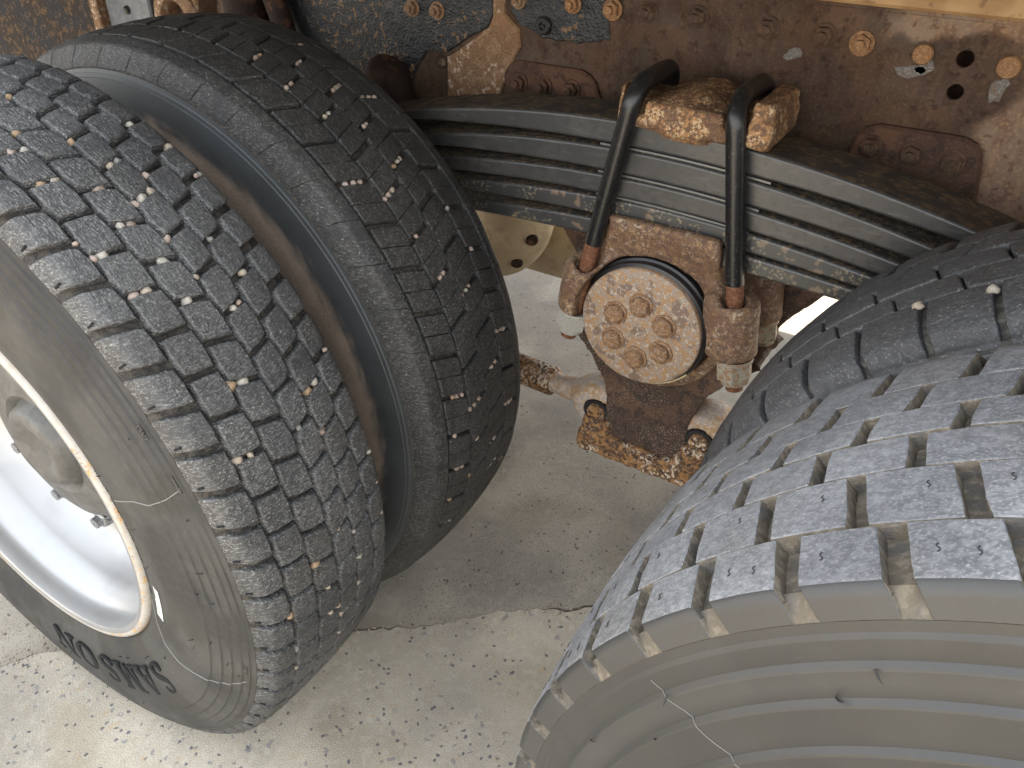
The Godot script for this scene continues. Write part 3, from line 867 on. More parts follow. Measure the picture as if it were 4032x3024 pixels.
func pebble_meshes() -> Array:
	var out := []
	for q in 5:
		var f := FastNoiseLite.new()
		f.seed = 300 + q
		f.frequency = 0.9
		var sm := SphereMesh.new()
		sm.radius = 1.0
		sm.height = 2.0
		sm.radial_segments = 9
		sm.rings = 5
		var arr := sm.get_mesh_arrays()
		var vs: PackedVector3Array = arr[Mesh.ARRAY_VERTEX]
		var sc := Vector3(1.0, 0.75 + 0.1 * q / 5.0, 0.65 + 0.25 * ((q * 3) % 5) / 5.0)
		for i in vs.size():
			var p := vs[i]
			vs[i] = p * sc * (1.0 + 0.55 * f.get_noise_3dv(p * 1.3))
		arr[Mesh.ARRAY_VERTEX] = vs
		var st := SurfaceTool.new()
		st.create_from_arrays(arr)
		st.generate_normals()
		out.append(st.commit())
	return out

var peb := []
const ORD := ["first", "second", "third", "fourth", "fifth", "sixth"]
func height_word(y: float) -> String:
	return "near the crown" if y > 0.93 else "above hub height" if y > 0.72 else "level with the hub" if y > 0.5 else "low down" if y > 0.3 else "near the ground"

func pebble(at: Vector3, size: float, which: int, label: String, group: String):
	var o := MeshInstance3D.new()
	o.name = numbered("pebble")
	o.mesh = peb[rng.randi() % peb.size()]
	o.material_override = M.pebbles[which]
	add_child(o)
	o.transform = Transform3D(Basis.from_euler(Vector3(rng.randf(), rng.randf(), rng.randf()) * TAU).scaled(Vector3.ONE * size), at)
	o.set_meta("label", label)
	o.set_meta("category", "pebble")
	o.set_meta("group", group)

var PEB_WORD := ["cream", "pinkish brown", "off-white", "ochre", "grey", "pale pink"]

# ------------------------------------------------------------------ the place
func _ready():
	rng.seed = 7
	jit.seed = 5
	jit.frequency = 0.13
	# camera
	var cam := Camera3D.new()
	cam.fov = 52.26
	cam.near = 0.02
	cam.far = 400.0
	cam.transform = Transform3D(Basis(Vector3(0.852688, 0.019411, -0.522061), Vector3(-0.314047, 0.817640, -0.482535), Vector3(0.417491, 0.575403, 0.703287)), Vector3(0.3581, 1.2562, 0.3514))
	add_child(cam)
	cam.current = true
	# sky
	var sky_mat := ProceduralSkyMaterial.new()
	sky_mat.sky_top_color = Color(0.73, 0.76, 0.80)
	sky_mat.sky_horizon_color = Color(0.90, 0.88, 0.85)
	sky_mat.sky_curve = 0.2
	sky_mat.ground_bottom_color = Color(0.36, 0.34, 0.31)
	sky_mat.ground_horizon_color = Color(0.62, 0.62, 0.6)
	var sky := Sky.new()
	sky.sky_material = sky_mat
	var env := Environment.new()
	env.background_mode = Environment.BG_SKY
	env.sky = sky
	env.tonemap_mode = Environment.TONE_MAPPER_LINEAR
	env.tonemap_exposure = 6.1
	env.sdfgi_enabled = true
	env.ssao_enabled = true
	env.ssil_enabled = true
	var we := WorldEnvironment.new()
	we.environment = env
	add_child(we)
	# sun, high on the far side of the truck: this side stands in the truck's shade
	var sun := DirectionalLight3D.new()
	sun.light_energy = 1.2
	sun.light_color = Color(1.0, 0.96, 0.9)
	sun.light_angular_distance = 0.5
	sun.shadow_enabled = true
	sun.transform = Transform3D.IDENTITY.looking_at(Vector3(0.10, -0.93, 0.34), Vector3(0, 0, 1))
	add_child(sun)

	make_materials()
	peb = pebble_meshes()
	build_ground()
	build_truck_bed()
	build_frame()
	build_running_gear()
	build_spring()
	build_trunnion()
	build_wheels()

func build_ground():
	var st := MB.new()
	var g := 150.0
	st.flatq(0, Vector3(-g, -0.03, -g), Vector3(g, -0.03, -g), Vector3(g, -0.03, g), Vector3(-g, -0.03, g), Vector3.UP)
	struct("ground", st.mesh([M.dirt]))
	# two slabs that meet along an irregular broken joint
	var joint := [Vector2(-0.94, 0.16), Vector2(-0.867, 0.084), Vector2(-0.829, 0.019), Vector2(-0.72, -0.06), Vector2(-0.62, -0.13), Vector2(-0.50, -0.235), Vector2(-0.43, -0.28), Vector2(-0.361, -0.332), Vector2(-0.30, -0.375), Vector2(-0.243, -0.426), Vector2(-0.18, -0.492), Vector2(-0.108, -0.551), Vector2(-0.06, -0.575), Vector2(-0.021, -0.613), Vector2(0.05, -0.665), Vector2(0.15, -0.74), Vector2(0.3, -0.86)]
	var a := [Vector2(-60, 48)]
	var b := [Vector2(-60, 48)]
	for i in joint.size() - 1:
		for k in 5:
			var t := k / 5.0
			var p: Vector2 = joint[i].lerp(joint[i + 1], t)
			p += Vector2(jit.get_noise_2d(p.x * 260, p.y * 260), jit.get_noise_2d(p.x * 260, 50 + p.y * 260)) * 0.009
			var w := 0.0005 + 0.0032 * maxf(0.0, jit.get_noise_2d(p.x * 90 + 7, p.y * 90))
			if p.distance_to(Vector2(-0.04, -0.6)) < 0.045: w += 0.003
			if p.distance_to(Vector2(-0.36, -0.33)) < 0.06: w += 0.001
			var o := Vector2(0.62, 0.78) * w
			a.append(p + o)
			b.append(p - o)
	a.append(Vector2(60, -48)); b.append(Vector2(60, -48))
	a.append(Vector2(60, 60)); a.append(Vector2(-60, 60))
	b.append(Vector2(60, -60)); b.append(Vector2(-60, -60))
	for q in [[a, M.concrete_pale, 0.0], [b, M.concrete_grey, -0.0005]]:
		var poly := PackedVector2Array(q[0])
		var mb := MB.new()
		var idx := Geometry2D.triangulate_polygon(poly)
		for i in range(0, idx.size(), 3):
			var u := poly[idx[i]]; var v := poly[idx[i + 1]]; var w := poly[idx[i + 2]]
			mb.flat(0, Vector3(u.x, q[2], u.y), Vector3(v.x, q[2], v.y), Vector3(w.x, q[2], w.y), Vector3.UP)
		for i in range(1, poly.size() - 4):
			var u := poly[i]; var v := poly[i + 1]
			mb.flatq(0, Vector3(u.x, q[2], u.y), Vector3(v.x, q[2], v.y), Vector3(v.x, -0.03, v.y), Vector3(u.x, -0.03, u.y), Vector3(0.6, 0, 0.8) * (-1.0 if q[1] == M.concrete_pale else 1.0))
		struct("concrete_slab", mb.mesh([q[1]]))
	# crumbs along the joint
	var grit := MultiMesh.new()
	grit.transform_format = MultiMesh.TRANSFORM_3D
	var xs := []
	for i in 420:
		var k := rng.randi() % (joint.size() - 1)
		var p: Vector2 = joint[k].lerp(joint[k + 1], rng.randf())
		var sp := 0.012 if rng.randf() < 0.7 else 0.05
		if k <= 2 and rng.randf() < 0.7: sp = 0.03
		p += Vector2(rng.randfn(0, sp), rng.randfn(0, sp))
		var sz := rng.randf_range(0.0009, 0.0026)
		xs.append(Transform3D(Basis.from_euler(Vector3(rng.randf(), rng.randf(), rng.randf()) * TAU).scaled(Vector3.ONE * sz), Vector3(p.x, sz * 0.4, p.y)))
	grit.mesh = peb[0].duplicate()
	grit.mesh.surface_set_material(0, M.pebbles[0])
	grit.instance_count = xs.size()
	for i in xs.size(): grit.set_instance_transform(i, xs[i])
	var mm := MultiMeshInstance3D.new()
	mm.name = "grit"
	mm.multimesh = grit
	add_child(mm)
	mm.set_meta("kind", "stuff")
	mm.set_meta("label", "fine pale grit crumbled along the broken joint in the concrete")
	mm.set_meta("category", "grit")

func build_truck_bed():
	var t := thing("truck_bed", "tall dark truck body that hangs over the rusty frame rail", "truck body", Vector3(0, 1.25, -1.2))
	var mb := MB.new()
	rbox(mb, 0, Vector3(-3.2, 0.0, -1.15), Vector3(3.2, 1.7, 1.08), 0.01)
	part("body", mb.mesh([M.bed]), t)
	# cross bearers between the rails and the floor
	for k in 7:
		var x := -2.7 + 0.9 * k
		mb = MB.new()
		rbox(mb, 0, Vector3(x - 0.04, -0.055, -1.1), Vector3(x + 0.04, -0.002, 0.30), 0.004)
		part("bearer", mb.mesh([M.rust_dark]), t)
	t = thing("timber_beam", "long bare timber lying on top of the rusty frame rail", "timber", Vector3(0.6, 1.087, -0.86))
	mb = MB.new()
	rbox(mb, 0, Vector3(-0.54, 0.0, -0.05), Vector3(2.0, 0.105, 0.055), 0.004)
	part("beam", mb.mesh([M.wood]), t)

func poly(a: Array) -> PackedVector2Array:
	var p := PackedVector2Array()
	for i in range(0, a.size(), 2): p.append(Vector2(a[i], a[i + 1]))
	return p

func rough_poly(p: PackedVector2Array, step: float, amp: float) -> PackedVector2Array:
	var o := PackedVector2Array()
	for i in p.size():
		var a := p[i]
		var b := p[(i + 1) % p.size()]
		var k := maxi(1, int(a.distance_to(b) / step))
		for j in k:
			var q := a.lerp(b, float(j) / k)
			o.append(q + Vector2(jit.get_noise_2d(q.x * 900, q.y * 900), jit.get_noise_2d(q.y * 900, q.x * 900 + 90)) * amp)
	return o

func sheet(p: PackedVector2Array, z0: float, h: float, m: Material) -> ArrayMesh:
	# an uneven crust on an upright face: a domed, lumpy sheet that ends thin at its outline
	var mb := MB.new()
	plate(mb, 0, p, z0, z0 + h, h * 0.6, false)
	return mb.mesh([m])

func build_frame():
	var Z := -0.83
	var f := thing("frame_rail", "rusty brown truck frame rail with a row of bolts", "frame rail", Vector3(0, 0.78, Z))
	var dy := Vector3(0, -0.78, -Z)
	# web, with two open holes
	var web := CSGCombiner3D.new()
	web.name = "web"
	f.add_child(web)
	var bx := CSGBox3D.new()
	bx.size = Vector3(4.0, 0.30, 0.010)
	bx.position = Vector3(0, 0.153, -0.005)
	bx.material = M.rust_frame
	bx.name = "plate"
	web.add_child(bx)
	for h in [[0.305, 1.036, 0.0105], [0.306, 0.996, 0.010]]:
		var cy := CSGCylinder3D.new()
		cy.radius = h[2]
		cy.height = 0.05
		cy.sides = 24
		cy.operation = CSGShape3D.OPERATION_SUBTRACTION
		cy.rotation.x = PI / 2
		cy.position = Vector3(h[0], h[1] - 0.78, 0)
		cy.material = M.rust_dark
		cy.name = "hole"
		web.add_child(cy)
	var mb := MB.new()
	rbox(mb, 0, Vector3(-2, 0.297, -0.08), Vector3(2, 0.307, 0.001), 0.003)
	rbox(mb, 0, Vector3(-2, -0.006, -0.08), Vector3(2, 0.004, 0.001), 0.003)
	part("flanges", mb.mesh([M.rust_frame]), f)
	mb = MB.new()
	rbox(mb, 0, Vector3(-2, 0.004, -0.074), Vector3(2, 0.297, -0.066), 0.002)
	part("inner_liner", mb.mesh([M.rust_dark]), f)
	var xo := Transform3D(Basis.IDENTITY, dy)
	# light brown gusset, reinforcing plates, black crust
	mb = MB.new()
	plate(mb, 0, rough_poly(poly([-0.394, 1.075, -0.372, 1.075, -0.370, 1.018, -0.344, 0.997, -0.339, 0.970, -0.351, 0.951, -0.383, 0.88, -0.49, 0.85, -0.488, 0.933, -0.43, 0.972, -0.40, 0.993, -0.39, 1.015]), 0.012, 0.0025), Z - 0.001, Z + 0.006, 0.003)
	part("gusset", mb.mesh([M.rust_light]), f, xo, "light brown flaking gusset plate")
	mb = MB.new()
	plate(mb, 0, rough_poly(poly([-1.04, 1.08, -0.396, 1.08, -0.392, 1.014, -0.402, 0.995, -0.431, 0.978, -0.487, 0.943, -0.505, 0.941, -0.53, 0.94, -0.56, 0.90, -0.60, 0.80, -1.04, 0.80]), 0.012, 0.002), Z - 0.001, Z + 0.0045, 0.0025)
	part("coated_plate", mb.mesh([M.tar]), f, xo, "plate with thick peeling black coating")
	mb = MB.new()
	plate(mb, 0, rough_poly(poly([-0.368, 1.078, -0.200, 1.078, -0.185, 1.02, -0.181, 0.998, -0.227, 0.989, -0.273, 0.986, -0.299, 0.988, -0.340, 1.002, -0.360, 1.019]), 0.008, 0.004), Z - 0.001, Z + 0.003, 0.002)
	part("coating_patch", mb.mesh([M.tar]), f, xo, "blistered black coating left round the rubber plug")
	mb = MB.new()
	plate(mb, 0, poly([-0.368, 0.925, -0.358, 0.941, -0.342, 0.949, -0.325, 0.949, -0.225, 0.950, -0.210, 0.945, -0.198, 0.934, -0.180, 0.895, -0.170, 0.86, -0.36, 0.86, -0.366, 0.90]), Z - 0.001, Z + 0.011, 0.004)
	part("reinforcing_plate", mb.mesh([M.rust_dark]), f, xo)
	mb = MB.new()
	plate(mb, 0, poly([0.19, 0.86, 0.205, 0.925, 0.215, 0.938, 0.232, 0.944, 0.335, 0.945, 0.352, 0.939, 0.362, 0.925, 0.375, 0.86]), Z - 0.001, Z + 0.011, 0.004)
	part("reinforcing_plate", mb.mesh([M.rust_dark]), f, xo)
	for e in [[0.095, 1.015, 0.013, 0.009], [0.247, 1.013, 0.021, 0.010], [0.352, 1.006, 0.011, 0.016], [0.262, 1.02, 0.013, 0.009]]:
		var pp := PackedVector2Array()
		for k in 12:
			var a := TAU * k / 12
			pp.append(Vector2(e[0] + cos(a) * e[2] * rng.randf_range(0.7, 1.2), e[1] + sin(a) * e[3] * rng.randf_range(0.7, 1.2) + cos(a) * 0.003))
		part("paint_flake", sheet(pp, Z - 0.001, 0.0022, M.grey_flake), f, xo)
	# bolts
	for e in [[-0.558, 1.006, 0.0105, "hex", "l"], [-0.505, 1.007, 0.0105, "hex", "l"], [-0.345, 1.038, 0.009, "hex", "l"], [-0.247, 1.043, 0.010, "hex", "o"], [-0.180, 1.043, 0.0115, "hex", "o"], [-0.125, 1.044, 0.011, "hex", "d"], [-0.049, 1.046, 0.0115, "hex", "d"], [0.054, 1.043, 0.0115, "hex", "d"], [0.130, 1.043, 0.0115, "hex", "d"], [0.180, 1.039, 0.0115, "hex", "o"], [0.256, 1.036, 0.0105, "flat", "o"], [0.355, 1.034, 0.0115, "flat", "o"], [-0.501, 0.925, 0.0095, "dome", "d"]]:
		var bm := bolt_mesh(e[2], {"l": M.rust_light, "o": M.bolt_orange, "d": M.rust_frame}[e[4]], e[3])
		var zz := Z + (0.004 if e[0] < -0.17 else 0.0)
		part("bolt", bm, f, Transform3D(Basis.IDENTITY, Vector3(e[0], e[1], zz) + dy))
	for e in [[-0.335, 0.916], [-0.289, 0.917], [-0.237, 0.919], [0.226, 0.915], [0.279, 0.914], [0.330, 0.912]]:
		part("bolt", bolt_mesh(0.0115, M.rust_dark if e[0] < 0 else M.rust_frame, "hex"), f, Transform3D(Basis.IDENTITY, Vector3(e[0], e[1], Z + 0.011) + dy))
	mb = MB.new()
	lathe(mb, 0, [Vector2(0, 0.0135), Vector2(0.006, 0.0135), Vector2(0.008, 0.0115), Vector2(0.008, 0.006), Vector2(0.0045, 0.005), Vector2(0.0045, 0.0005)], 20)
	rbox(mb, 0, Vector3(-0.004, -0.0022, 0.004), Vector3(0.004, 0.0022, 0.0095), 0.0006)
	part("rubber_plug", mb.mesh([M.seal]), f, Transform3D(Basis.IDENTITY, Vector3(-0.297, 1.007, Z + 0.003) + dy))

	# the bracket bolted to the rail beyond the far wheels
	var t := thing("hanger_bracket", "dark rusty hanger bracket half hidden behind the black inner tyre", "bracket", Vector3(-0.6, 0.85, -0.79))
	var nz := FastNoiseLite.new(); nz.frequency = 16.0
	var fb := func(p: Vector3) -> float:
		var d: float = sd_box(p, Vector3(-0.60, 0.865, -0.80), Vector3(0.036, 0.05, 0.03), 0.02)
		d = smin(d, sd_cap(p, Vector3(-0.62, 0.90, -0.805), Vector3(-0.56, 0.84, -0.785), 0.02, 0.035), 0.03)
		return d + nz.get_noise_3dv(p) * 0.006
	part("casting", nets(Vector3(-0.68, 0.78, -0.85), Vector3(-0.5, 0.99, -0.73), 0.007, fb, M.rust_black), t, Transform3D(Basis.IDENTITY, Vector3(0.6, -0.85, 0.79)))
	# things farther along the rail, above the dual wheels
	t = thing("shackle_lug", "brown rusty lug with a round hole above the black inner tyre", "lug", Vector3(-1.13, 0.93, -0.80))
	mb = MB.new()
	lathe(mb, 0, [Vector2(-0.03, 0.066), Vector2(0.024, 0.066), Vector2(0.03, 0.058), Vector2(0.03, 0.040), Vector2(0.022, 0.034), Vector2(-0.03, 0.034)], 40)
	plate(mb, 0, poly([-0.066, 0.0, -0.06, 0.16, 0.09, 0.16, 0.064, 0.02, 0.05, 0.043, 0.0, 0.0655, -0.05, 0.043]), -0.03, 0.02, 0.004)
	part("eye", mb.mesh([M.rust_light]), t)
	mb = MB.new()
	lathe(mb, 0, [Vector2(-0.028, 0.033), Vector2(-0.012, 0.033), Vector2(-0.008, 0.02), Vector2(-0.008, 0.0005)], 24)
	part("pin", mb.mesh([M.rust_dark]), t)
	t = thing("steel_bracket", "flat grey steel strip standing beside the rusty lug", "bracket", Vector3(-1.30, 0.86, -0.80))
	mb = MB.new()
	rbox(mb, 0, Vector3(-0.075, -0.08, -0.03), Vector3(0.075, 0.3, 0.012), 0.004)
	part("strip", mb.mesh([M.grey_metal]), t)
	part("bolt", bolt_mesh(0.008, M.tar, "dome"), t, Transform3D(Basis.IDENTITY, Vector3(0.0, 0.07, 0.012)))
	t = thing("mud_plate", "blackened rusty plate at the end of the frame above the pebbled tyre", "plate", Vector3(-1.75, 0.7, -0.78))
	mb = MB.new()
	rbox(mb, 0, Vector3(-0.55, -0.25, -0.04), Vector3(0.345, 0.5, 0.0), 0.006)
	part("sheet", mb.mesh([M.mud]), t)
	mb = MB.new()
	rbox(mb, 0, Vector3(0.346, -0.25, -0.03), Vector3(0.372, 0.5, 0.012), 0.003)
	part("edge_strip", mb.mesh([M.rust_light]), t)
	t = thing("pipe_bracket", "dark brown ribbed casting above the crown of the black inner tyre", "casting", Vector3(-0.90, 0.93, -0.80))
	mb = MB.new()
	tube(mb, 0, [Vector3(-0.07, -0.12, -0.03), Vector3(-0.05, 0.0, 0.0), Vector3(-0.045, 0.15, 0.0)], [0.03, 0.04, 0.045], 16)
	tube(mb, 0, [Vector3(0.07, -0.14, -0.02), Vector3(0.06, 0.0, 0.005), Vector3(0.02, 0.14, 0.005)], [0.018, 0.02, 0.025], 14)
	rbox(mb, 0, Vector3(-0.12, -0.2, -0.05), Vector3(0.12, 0.14, -0.03), 0.006)
	part("casting", mb.mesh([M.rust_black]), t)

func build_running_gear():
	# the axles, the differential and the shaft between them
	for sx in [-1]:
		var x: float = 0.679 * sx
		var t := thing("axle_housing", "cream painted axle with a bulging bolted differential housing", "axle", Vector3(x, 0.5074, -1.2))
		var mb := MB.new()
		lathe(mb, 0, [Vector2(-0.6, 0.0005), Vector2(-0.6, 0.075), Vector2(-0.25, 0.08), Vector2(-0.19, 0.11), Vector2(-0.15, 0.15), Vector2(-0.10, 0.182), Vector2(-0.05, 0.198), Vector2(-0.025, 0.200), Vector2(-0.025, 0.211), Vector2(-0.008, 0.211), Vector2(-0.003, 0.208), Vector2(0.022, 0.192), Vector2(0.052, 0.162), Vector2(0.072, 0.125), Vector2(0.09, 0.09), Vector2(0.12, 0.076), Vector2(0.55, 0.072), Vector2(0.55, 0.0005)], 48)
		part("housing", mb.mesh([M.cream]), t)
		for k in 14:
			var a := TAU * (k + 0.35) / 14
			var er := Vector3(cos(a), sin(a), 0)
			var nn := (er * 0.68 + Vector3(0, 0, 0.73)).normalized()
			var tg := Vector3(-sin(a), cos(a), 0)
			part("bolt", bolt_mesh(0.0125, M.rust_black, "flat"), t, Transform3D(Basis(tg, nn.cross(tg), nn), er * 0.186 + Vector3(0, 0, 0.026)))
	var t := thing("drive_shaft", "dusty cream tube behind the bolted differential housing", "shaft", Vector3(0, 0.32, -1.40))
	var mb := MB.new()
	tube(mb, 0, [Vector3(-0.62, 0.02, 0), Vector3(-0.46, 0.02, 0), Vector3(-0.44, 0.02, 0), Vector3(-0.1, 0.02, 0), Vector3(0.02, 0.02, 0)], [0.085, 0.085, 0.072, 0.072, 0.072], 28)
	part("tube", mb.mesh([M.cream]), t)

func leaf_mesh(y0: float, t0: float, k: float, tilt: float, tk: float, half: float, mats: Array) -> ArrayMesh:
	var mb := MB.new()
	var n := 64
	var zf := -0.655
	var zb := -0.755
	var rings := []
	for i in n + 1:
		var x := lerpf(-half, half, float(i) / n)
		var top := y0 - k * x * x - tilt * x
		var bot := top - (t0 - tk * x * x)
		var r := minf(0.0048, (top - bot) * 0.35)
		var ring := []
		for cn in 4:
			var cz: float = [zf - r, zb + r, zb + r, zf - r][cn]
			var cy: float = [top - r, top - r, bot + r, bot + r][cn]
			for q in 4:
				var a: float = [0.0, PI / 2, PI, PI * 1.5][cn] + PI / 2 * q / 3.0
				ring.append([Vector3(x, cy + r * sin(a), cz + r * cos(a)), Vector3(0, sin(a), cos(a))])
		rings.append(ring)
	var m: int = rings[0].size()
	for i in n:
		for j in m:
			var j2 := (j + 1) % m
			var s := 0
			if j >= 2 and j <= 4: s = 1       # upper face
			mb.quad(s, rings[i][j][0], rings[i][j2][0], rings[i + 1][j2][0], rings[i + 1][j][0], rings[i][j][1], rings[i][j2][1], rings[i + 1][j2][1], rings[i + 1][j][1])
	for e in [0, n]:
		for j in range(1, m - 1):
			mb.flat(0, rings[e][0][0], rings[e][j][0], rings[e][j + 1][0], Vector3(-1 if e == 0 else 1, 0, 0))
	return mb.mesh(mats)

func build_spring():
	var t := thing("leaf_spring", "stack of five black steel leaf springs arched over the round trunnion cap", "leaf spring", Vector3(0, 0.76, -0.705))
	var o := Transform3D(Basis.IDENTITY, -t.position)
	var L := [[0.937, 0.0345, 0.28, 0.02, 0.10, 0.68], [0.898, 0.0355, 0.28, 0.02, 0.10, 0.66], [0.858, 0.0302, 0.25, 0.015, 0.06, 0.60], [0.825, 0.0295, 0.25, 0.005, 0.10, 0.55], [0.791, 0.0288, 0.20, -0.01, 0.10, 0.50]]
	for i in 5:
		var e = L[i]
		part("leaf", leaf_mesh(e[0], e[1], e[2], e[3], e[4], e[5], [M.leaf if i < 3 else M.leaf_low, M.leaf_top if i == 0 else M.leaf_dirty]), t, o)
	for i in 4:
		var mb := MB.new()
		var y0: float = (L[i][0] - L[i][1] + L[i + 1][0]) / 2
		var n := 16
		for k in n:
			var x0 := lerpf(-0.105, 0.14 - 0.008 * i, float(k) / n)
			var x1 := lerpf(-0.105, 0.14 - 0.008 * i, float(k + 1) / n)
			var f := func(x): return y0 - 0.24 * x * x - 0.018 * x
			var a := Vector3(x0, f.call(x0) + 0.0014, -0.6575); var b := Vector3(x1, f.call(x1) + 0.0014, -0.6575)
			var c := Vector3(x1, f.call(x1) - 0.0014, -0.6575); var d := Vector3(x0, f.call(x0) - 0.0014, -0.6575)
			var back := Vector3(0, 0, -0.1)
			mb.flatq(0, a, b, c, d, Vector3(0, 0, 1))
			mb.flatq(0, a, b, b + back, a + back, Vector3.UP)
			mb.flatq(0, d, c, c + back, d + back, Vector3.DOWN)
			if k == n - 1: mb.flatq(0, b, c, c + back, b + back, Vector3.RIGHT)
			if k == 0: mb.flatq(0, a, d, d + back, a + back, Vector3.LEFT)
		part("spacer", mb.mesh([M.steel]), t, o)
	# U-bolts
	for sx in [-1, 1]:
		var xc := 0.0155
		var lx := func(y): return xc + sx * (0.0768 + (0.935 - y) * 0.181)
		var u := thing("u_bolt", "black U-bolt beside the bare pale nut, left of the trunnion cap" if sx < 0 else "black U-bolt whose nut is streaked with rust, nearest the pale-treaded tyre", "U-bolt", Vector3(lx.call(0.6), 0.58, -0.7), "U-bolts clamping the leaf spring")
		var uo := Transform3D(Basis.IDENTITY, -u.position)
		var zf := -0.6385
		var zb := -0.7715
		var rr := 0.034
		var yt := 0.992
		var yb: float = 0.757 if sx < 0 else 0.752
		var path := []
		for k in 9: 
			var y := lerpf(yb, yt - rr, k / 8.0)
			path.append(Vector3(lx.call(y), y, zf))
		for k in range(1, 8):
			var a := PI / 2 * k / 8.0
			path.append(Vector3(lx.call(yt - rr + rr * sin(a)), yt - rr + rr * sin(a), zf - rr + rr * cos(a)))
		for k in 4: path.append(Vector3(lx.call(yt), yt, lerpf(zf - rr, zb + rr, k / 3.0)))
		for k in range(1, 8):
			var a := PI / 2 * (1.0 - k / 8.0)
			path.append(Vector3(lx.call(yt - rr + rr * sin(a)), yt - rr + rr * sin(a), zb + rr - rr * cos(a)))
		for k in range(8, -1, -1):
			var y := lerpf(yb, yt - rr, k / 8.0)
			path.append(Vector3(lx.call(y), y, zb))
		var mb := MB.new()
		tube(mb, 0, path, 0.0131, 20)
		part("rod", mb.mesh([M.black_gloss]), u, uo)
		for zz in [zf, zb]:
			mb = MB.new()
			var pp := []
			var rad := []
			var y1 := yb + 0.001
			var y2 := 0.586
			var cnt := 96
			for k in cnt + 1:
				var y := lerpf(y1, y2, float(k) / cnt)
				pp.append(Vector3(lx.call(y), y, zz))
				rad.append(0.0128 if k % 2 == 0 else 0.0119)
			tube(mb, 0, pp, rad, 14)
			part("thread", mb.mesh([M.thread]), u, uo)
			mb = MB.new()
			var dir := Vector3(lx.call(0.60) - lx.call(0.63), -0.03, 0).normalized()
			var bz := Basis(dir.cross(Vector3(0, 0, 1)).normalized(), Vector3(0, 0, 1), dir)
			bz = Basis(Vector3(0, 0, 1).cross(dir).normalized(), Vector3(0, 0, 1), dir)
			var at := Vector3(lx.call(0.640), 0.640, zz)
			lathe_at(mb, [Vector2(0.0, 0.0268), Vector2(0.006, 0.0268), Vector2(0.007, 0.024), Vector2(0.007, 0.013)], 24, at, bz)
			hexagon(mb, 0, 0.0265, 0.007, 0.036, 0.003, at, 0.35, bz)
			lathe_at(mb, [Vector2(0.034, 0.022), Vector2(0.042, 0.0205), Vector2(0.044, 0.017), Vector2(0.044, 0.0125)], 24, at, bz)
			part("nut", mb.mesh([M.nut_bare if sx < 0 else M.nut_pale]), u, uo)
	# clamp block on top of the leaves
	var c := thing("spring_clamp", "rusty flaking clamp block between the two U-bolts on the top leaf", "clamp", Vector3(0.03, 0.938, -0.705))
	var nz := FastNoiseLite.new(); nz.frequency = 28.0
	var fc := func(p: Vector3) -> float:
		var d := sd_box(p, Vector3(0.028, 0.954, -0.705), Vector3(0.104, 0.018, 0.068), 0.008)
		d = smin(d, sd_cap(p, Vector3(0.018, 0.936, -0.755), Vector3(0.018, 0.936, -0.69), 0.05, 0.047), 0.02)
		d = smin(d, sd_box(p, Vector3(0.114, 0.963, -0.705), Vector3(0.017, 0.028, 0.06), 0.008), 0.008)
		d = smin(d, sd_box(p, Vector3(-0.066, 0.963, -0.705), Vector3(0.011, 0.026, 0.06), 0.008), 0.008)
		for sx in [-1, 1]:
			var x: float = 0.0155 + sx * 0.0695
			var g: float = maxf(absf(p.x - x) - 0.0165, 0.944 + 0.022 * clampf((-0.62 - p.z) / 0.06, 0, 1) - p.y)
			d = smax(d, -g, 0.006)
		return d + nz.get_noise_3dv(p) * 0.0016 + nz.get_noise_3dv(p * 3.0) * 0.0006
	part("casting", nets(Vector3(-0.09, 0.925, -0.79), Vector3(0.145, 1.03, -0.62), 0.0036, fc, M.rust_clamp), c, Transform3D(Basis.IDENTITY, -c.position))

func lathe_at(mb: MB, pts: Array, segs: int, at: Vector3, bz: Basis):
	var t := MB.new()
	lathe(t, 0, pts, segs)
	for i in range(0, t.v[0].size(), 3):
		mb.tri(0, at + bz * t.v[0][i], at + bz * t.v[0][i + 1], at + bz * t.v[0][i + 2], bz * t.n[0][i], bz * t.n[0][i + 1], bz * t.n[0][i + 2])

